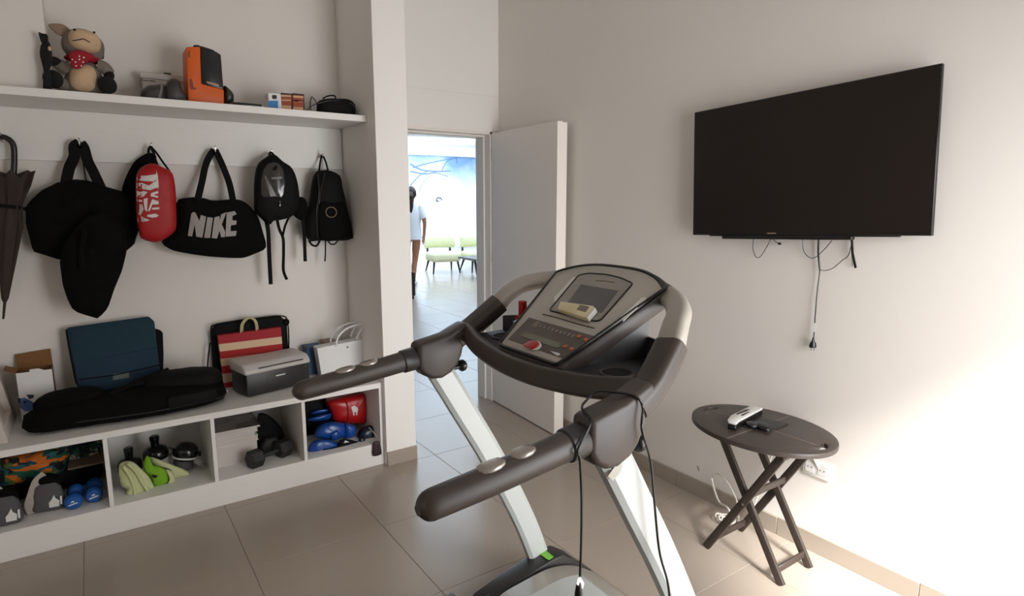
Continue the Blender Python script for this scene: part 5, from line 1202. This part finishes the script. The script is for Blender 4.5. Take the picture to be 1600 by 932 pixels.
# person walking in the lounge, seen from behind, mostly hidden by the column
PX_, PY_ = 4.80, 10.15
pe = thing('person', 'person in a loose white short sleeved shirt with bare legs, half hidden by the column', 'person', (PX_, PY_, 0))
m_skin = mat('skin', S(176, 124, 94), .55, var=.06, vs=10)
m_hair = mat('dark_brown_hair', S(50, 34, 26), .5, var=.3, vs=40, stretch=(1, 1, .1))
rtv = V((RT.x, RT.y, 0)).normalized(); fwv = V((FW.x, FW.y, 0)).normalized()
def PP(r, f, z): return rtv*r+fwv*f+V((0, 0, z))
sk_v = {}; vl = []; el = []; rl = []
def J_(n, p, r, par=None):
    vl.append(p); rl.append(r); sk_v[n] = len(vl)-1
    if par: el.append((sk_v[par], sk_v[n]))
J_('pelvis', PP(0, 0, .98), .13); J_('waist', PP(0, 0, 1.14), .115, 'pelvis'); J_('chest', PP(0, .01, 1.34), .135, 'waist'); J_('neckb', PP(0, 0, 1.50), .06, 'chest'); J_('neck', PP(0, .02, 1.57), .052, 'neckb')
J_('head', PP(0, .03, 1.66), .085, 'neck'); J_('crown', PP(0, .02, 1.755), .07, 'head')
for s, n in ((1, 'r'), (-1, 'l')):
    J_('sh'+n, PP(.17*s, .0, 1.44), .058, 'chest'); J_('el'+n, PP(.245*s, -.02, 1.17), .040, 'sh'+n); J_('wr'+n, PP(.215*s, .05, .93), .028, 'el'+n); J_('pa'+n, PP(.20*s, .06, .86), (.034), 'wr'+n)
    for k, (dr, ln) in enumerate(((-.018, .075), (-.006, .085), (.006, .082), (.018, .065))): J_('f%d%s' % (k, n), PP(.20*s+.0, .06+dr*1.5, .815), .0105, 'pa'+n); J_('g%d%s' % (k, n), PP(.195*s, .065+dr*1.5, .815-ln*.7), .008, 'f%d%s' % (k, n))
    J_('t'+n, PP(.185*s, .02, .83), .011, 'pa'+n); J_('u'+n, PP(.18*s, .01, .795), .009, 't'+n)
    st_ = .10*s
    J_('hip'+n, PP(.09*s, 0, .90), .098, 'pelvis'); J_('kn'+n, PP(.07*s-.03, .06*s, .50), .058, 'hip'+n); J_('ca'+n, PP(.06*s-.04, .03*s, .34), .054, 'kn'+n); J_('an'+n, PP(.06*s-.05, .02*s-.02, .085), .036, 'ca'+n); J_('to'+n, PP(.07*s-.05, .02*s+.14, .032), .036, 'an'+n)
me = bpy.data.meshes.new('body'); me.from_pydata([tuple(v) for v in vl], el, []); me.update()
bo = bpy.data.objects.new('body', me); COL.objects.link(bo); bo.parent = pe; me.materials.append(m_skin)
sm_ = bo.modifiers.new('skin', 'SKIN'); sm_.use_smooth_shade = True
for i, r in enumerate(rl): me.skin_vertices[0].data[i].radius = (r, r); me.skin_vertices[0].data[i].use_root = (i == 0)
bo.modifiers.new('sub', 'SUBSURF').levels = 2; bo.modifiers['sub'].render_levels = 2
o_ = V((PX_, PY_, 0))
def tor(rings):
    vs = []; n = 20; fs = []
    for r, f, z, cx, cf in rings:
        for i in range(n): a = 2*pi*i/n; vs.append(o_+PP(cx+r*cos(a), cf+f*sin(a), z))
    for k in range(len(rings)-1):
        for i in range(n): fs.append((k*n+i, k*n+(i+1) % n, (k+1)*n+(i+1) % n, (k+1)*n+i))
    return G().add(vs, fs+[tuple(range(n)), tuple(range((len(rings)-1)*n, len(rings)*n))])
m_shirt = mat('white_cotton', S(232, 234, 238), .85, var=.04, vs=10, bump=.3, bs=30)
sh_ = mk('shirt', tor([(.185, .15, .86, .01, 0), (.18, .15, .95, 0, 0), (.165, .14, 1.12, 0, 0), (.185, .15, 1.33, 0, 0), (.19, .125, 1.43, 0, 0), (.13, .09, 1.50, 0, 0), (.075, .07, 1.54, 0, 0)]), m_shirt, pe)
for s in (1, -1):
    a = o_+PP(.15*s, 0, 1.45); b = o_+PP(.232*s, -.015, 1.24); mk('sleeve', G().tube([a, a.lerp(b, .4), b], [.08, .08, .075], 14), m_shirt, sh_)
mk('hair', G().ell(o_+PP(0, -.005, 1.70), (.10, .105, .125), n=18, m=12).tube(catmull([o_+PP(0, -.09, 1.70), o_+PP(.01, -.13, 1.6), o_+PP(.015, -.12, 1.45), o_+PP(.02, -.13, 1.32)], 5), [.05, .055, .058, .06, .058, .056, .055, .053, .05, .046, .042, .036, .03, .024, .016, .01][:16], 12), m_hair, pe)
for s in (1, -1): mk('ear', G().ell(o_+PP(.088*s, .03, 1.665), (.012, .02, .03), n=10, m=8), m_skin, pe)
mk('nose', G().ell(o_+PP(0, .125, 1.655), (.014, .022, .024), n=10, m=8), m_skin, pe)
for s in (1, -1): mk('eye', G().ell(o_+PP(.032*s, .107, 1.685), (.012, .010, .008), n=10, m=8), m_white, pe)
mk('mouth', G().ell(o_+PP(0, .112, 1.605), (.024, .010, .008), n=10, m=6), mat('lips', S(150, 82, 74), .5, var=.05), pe)
m_shoe = mat('white_shoe', S(210, 208, 204), .6, var=.05)
for s, n in ((1, 'r'), (-1, 'l')):
    a = o_+vl[sk_v['an'+n]]; b = o_+vl[sk_v['to'+n]]; c = (a+b)/2; c.z = .045
    mk('shoe', G().ell(c+V((0, 0, 0)), (.05, .135, .045), Matrix.Rotation(math.atan2(-fwv.x, fwv.y), 3, 'Z'), p=.85, n=16, m=8), m_shoe, pe)
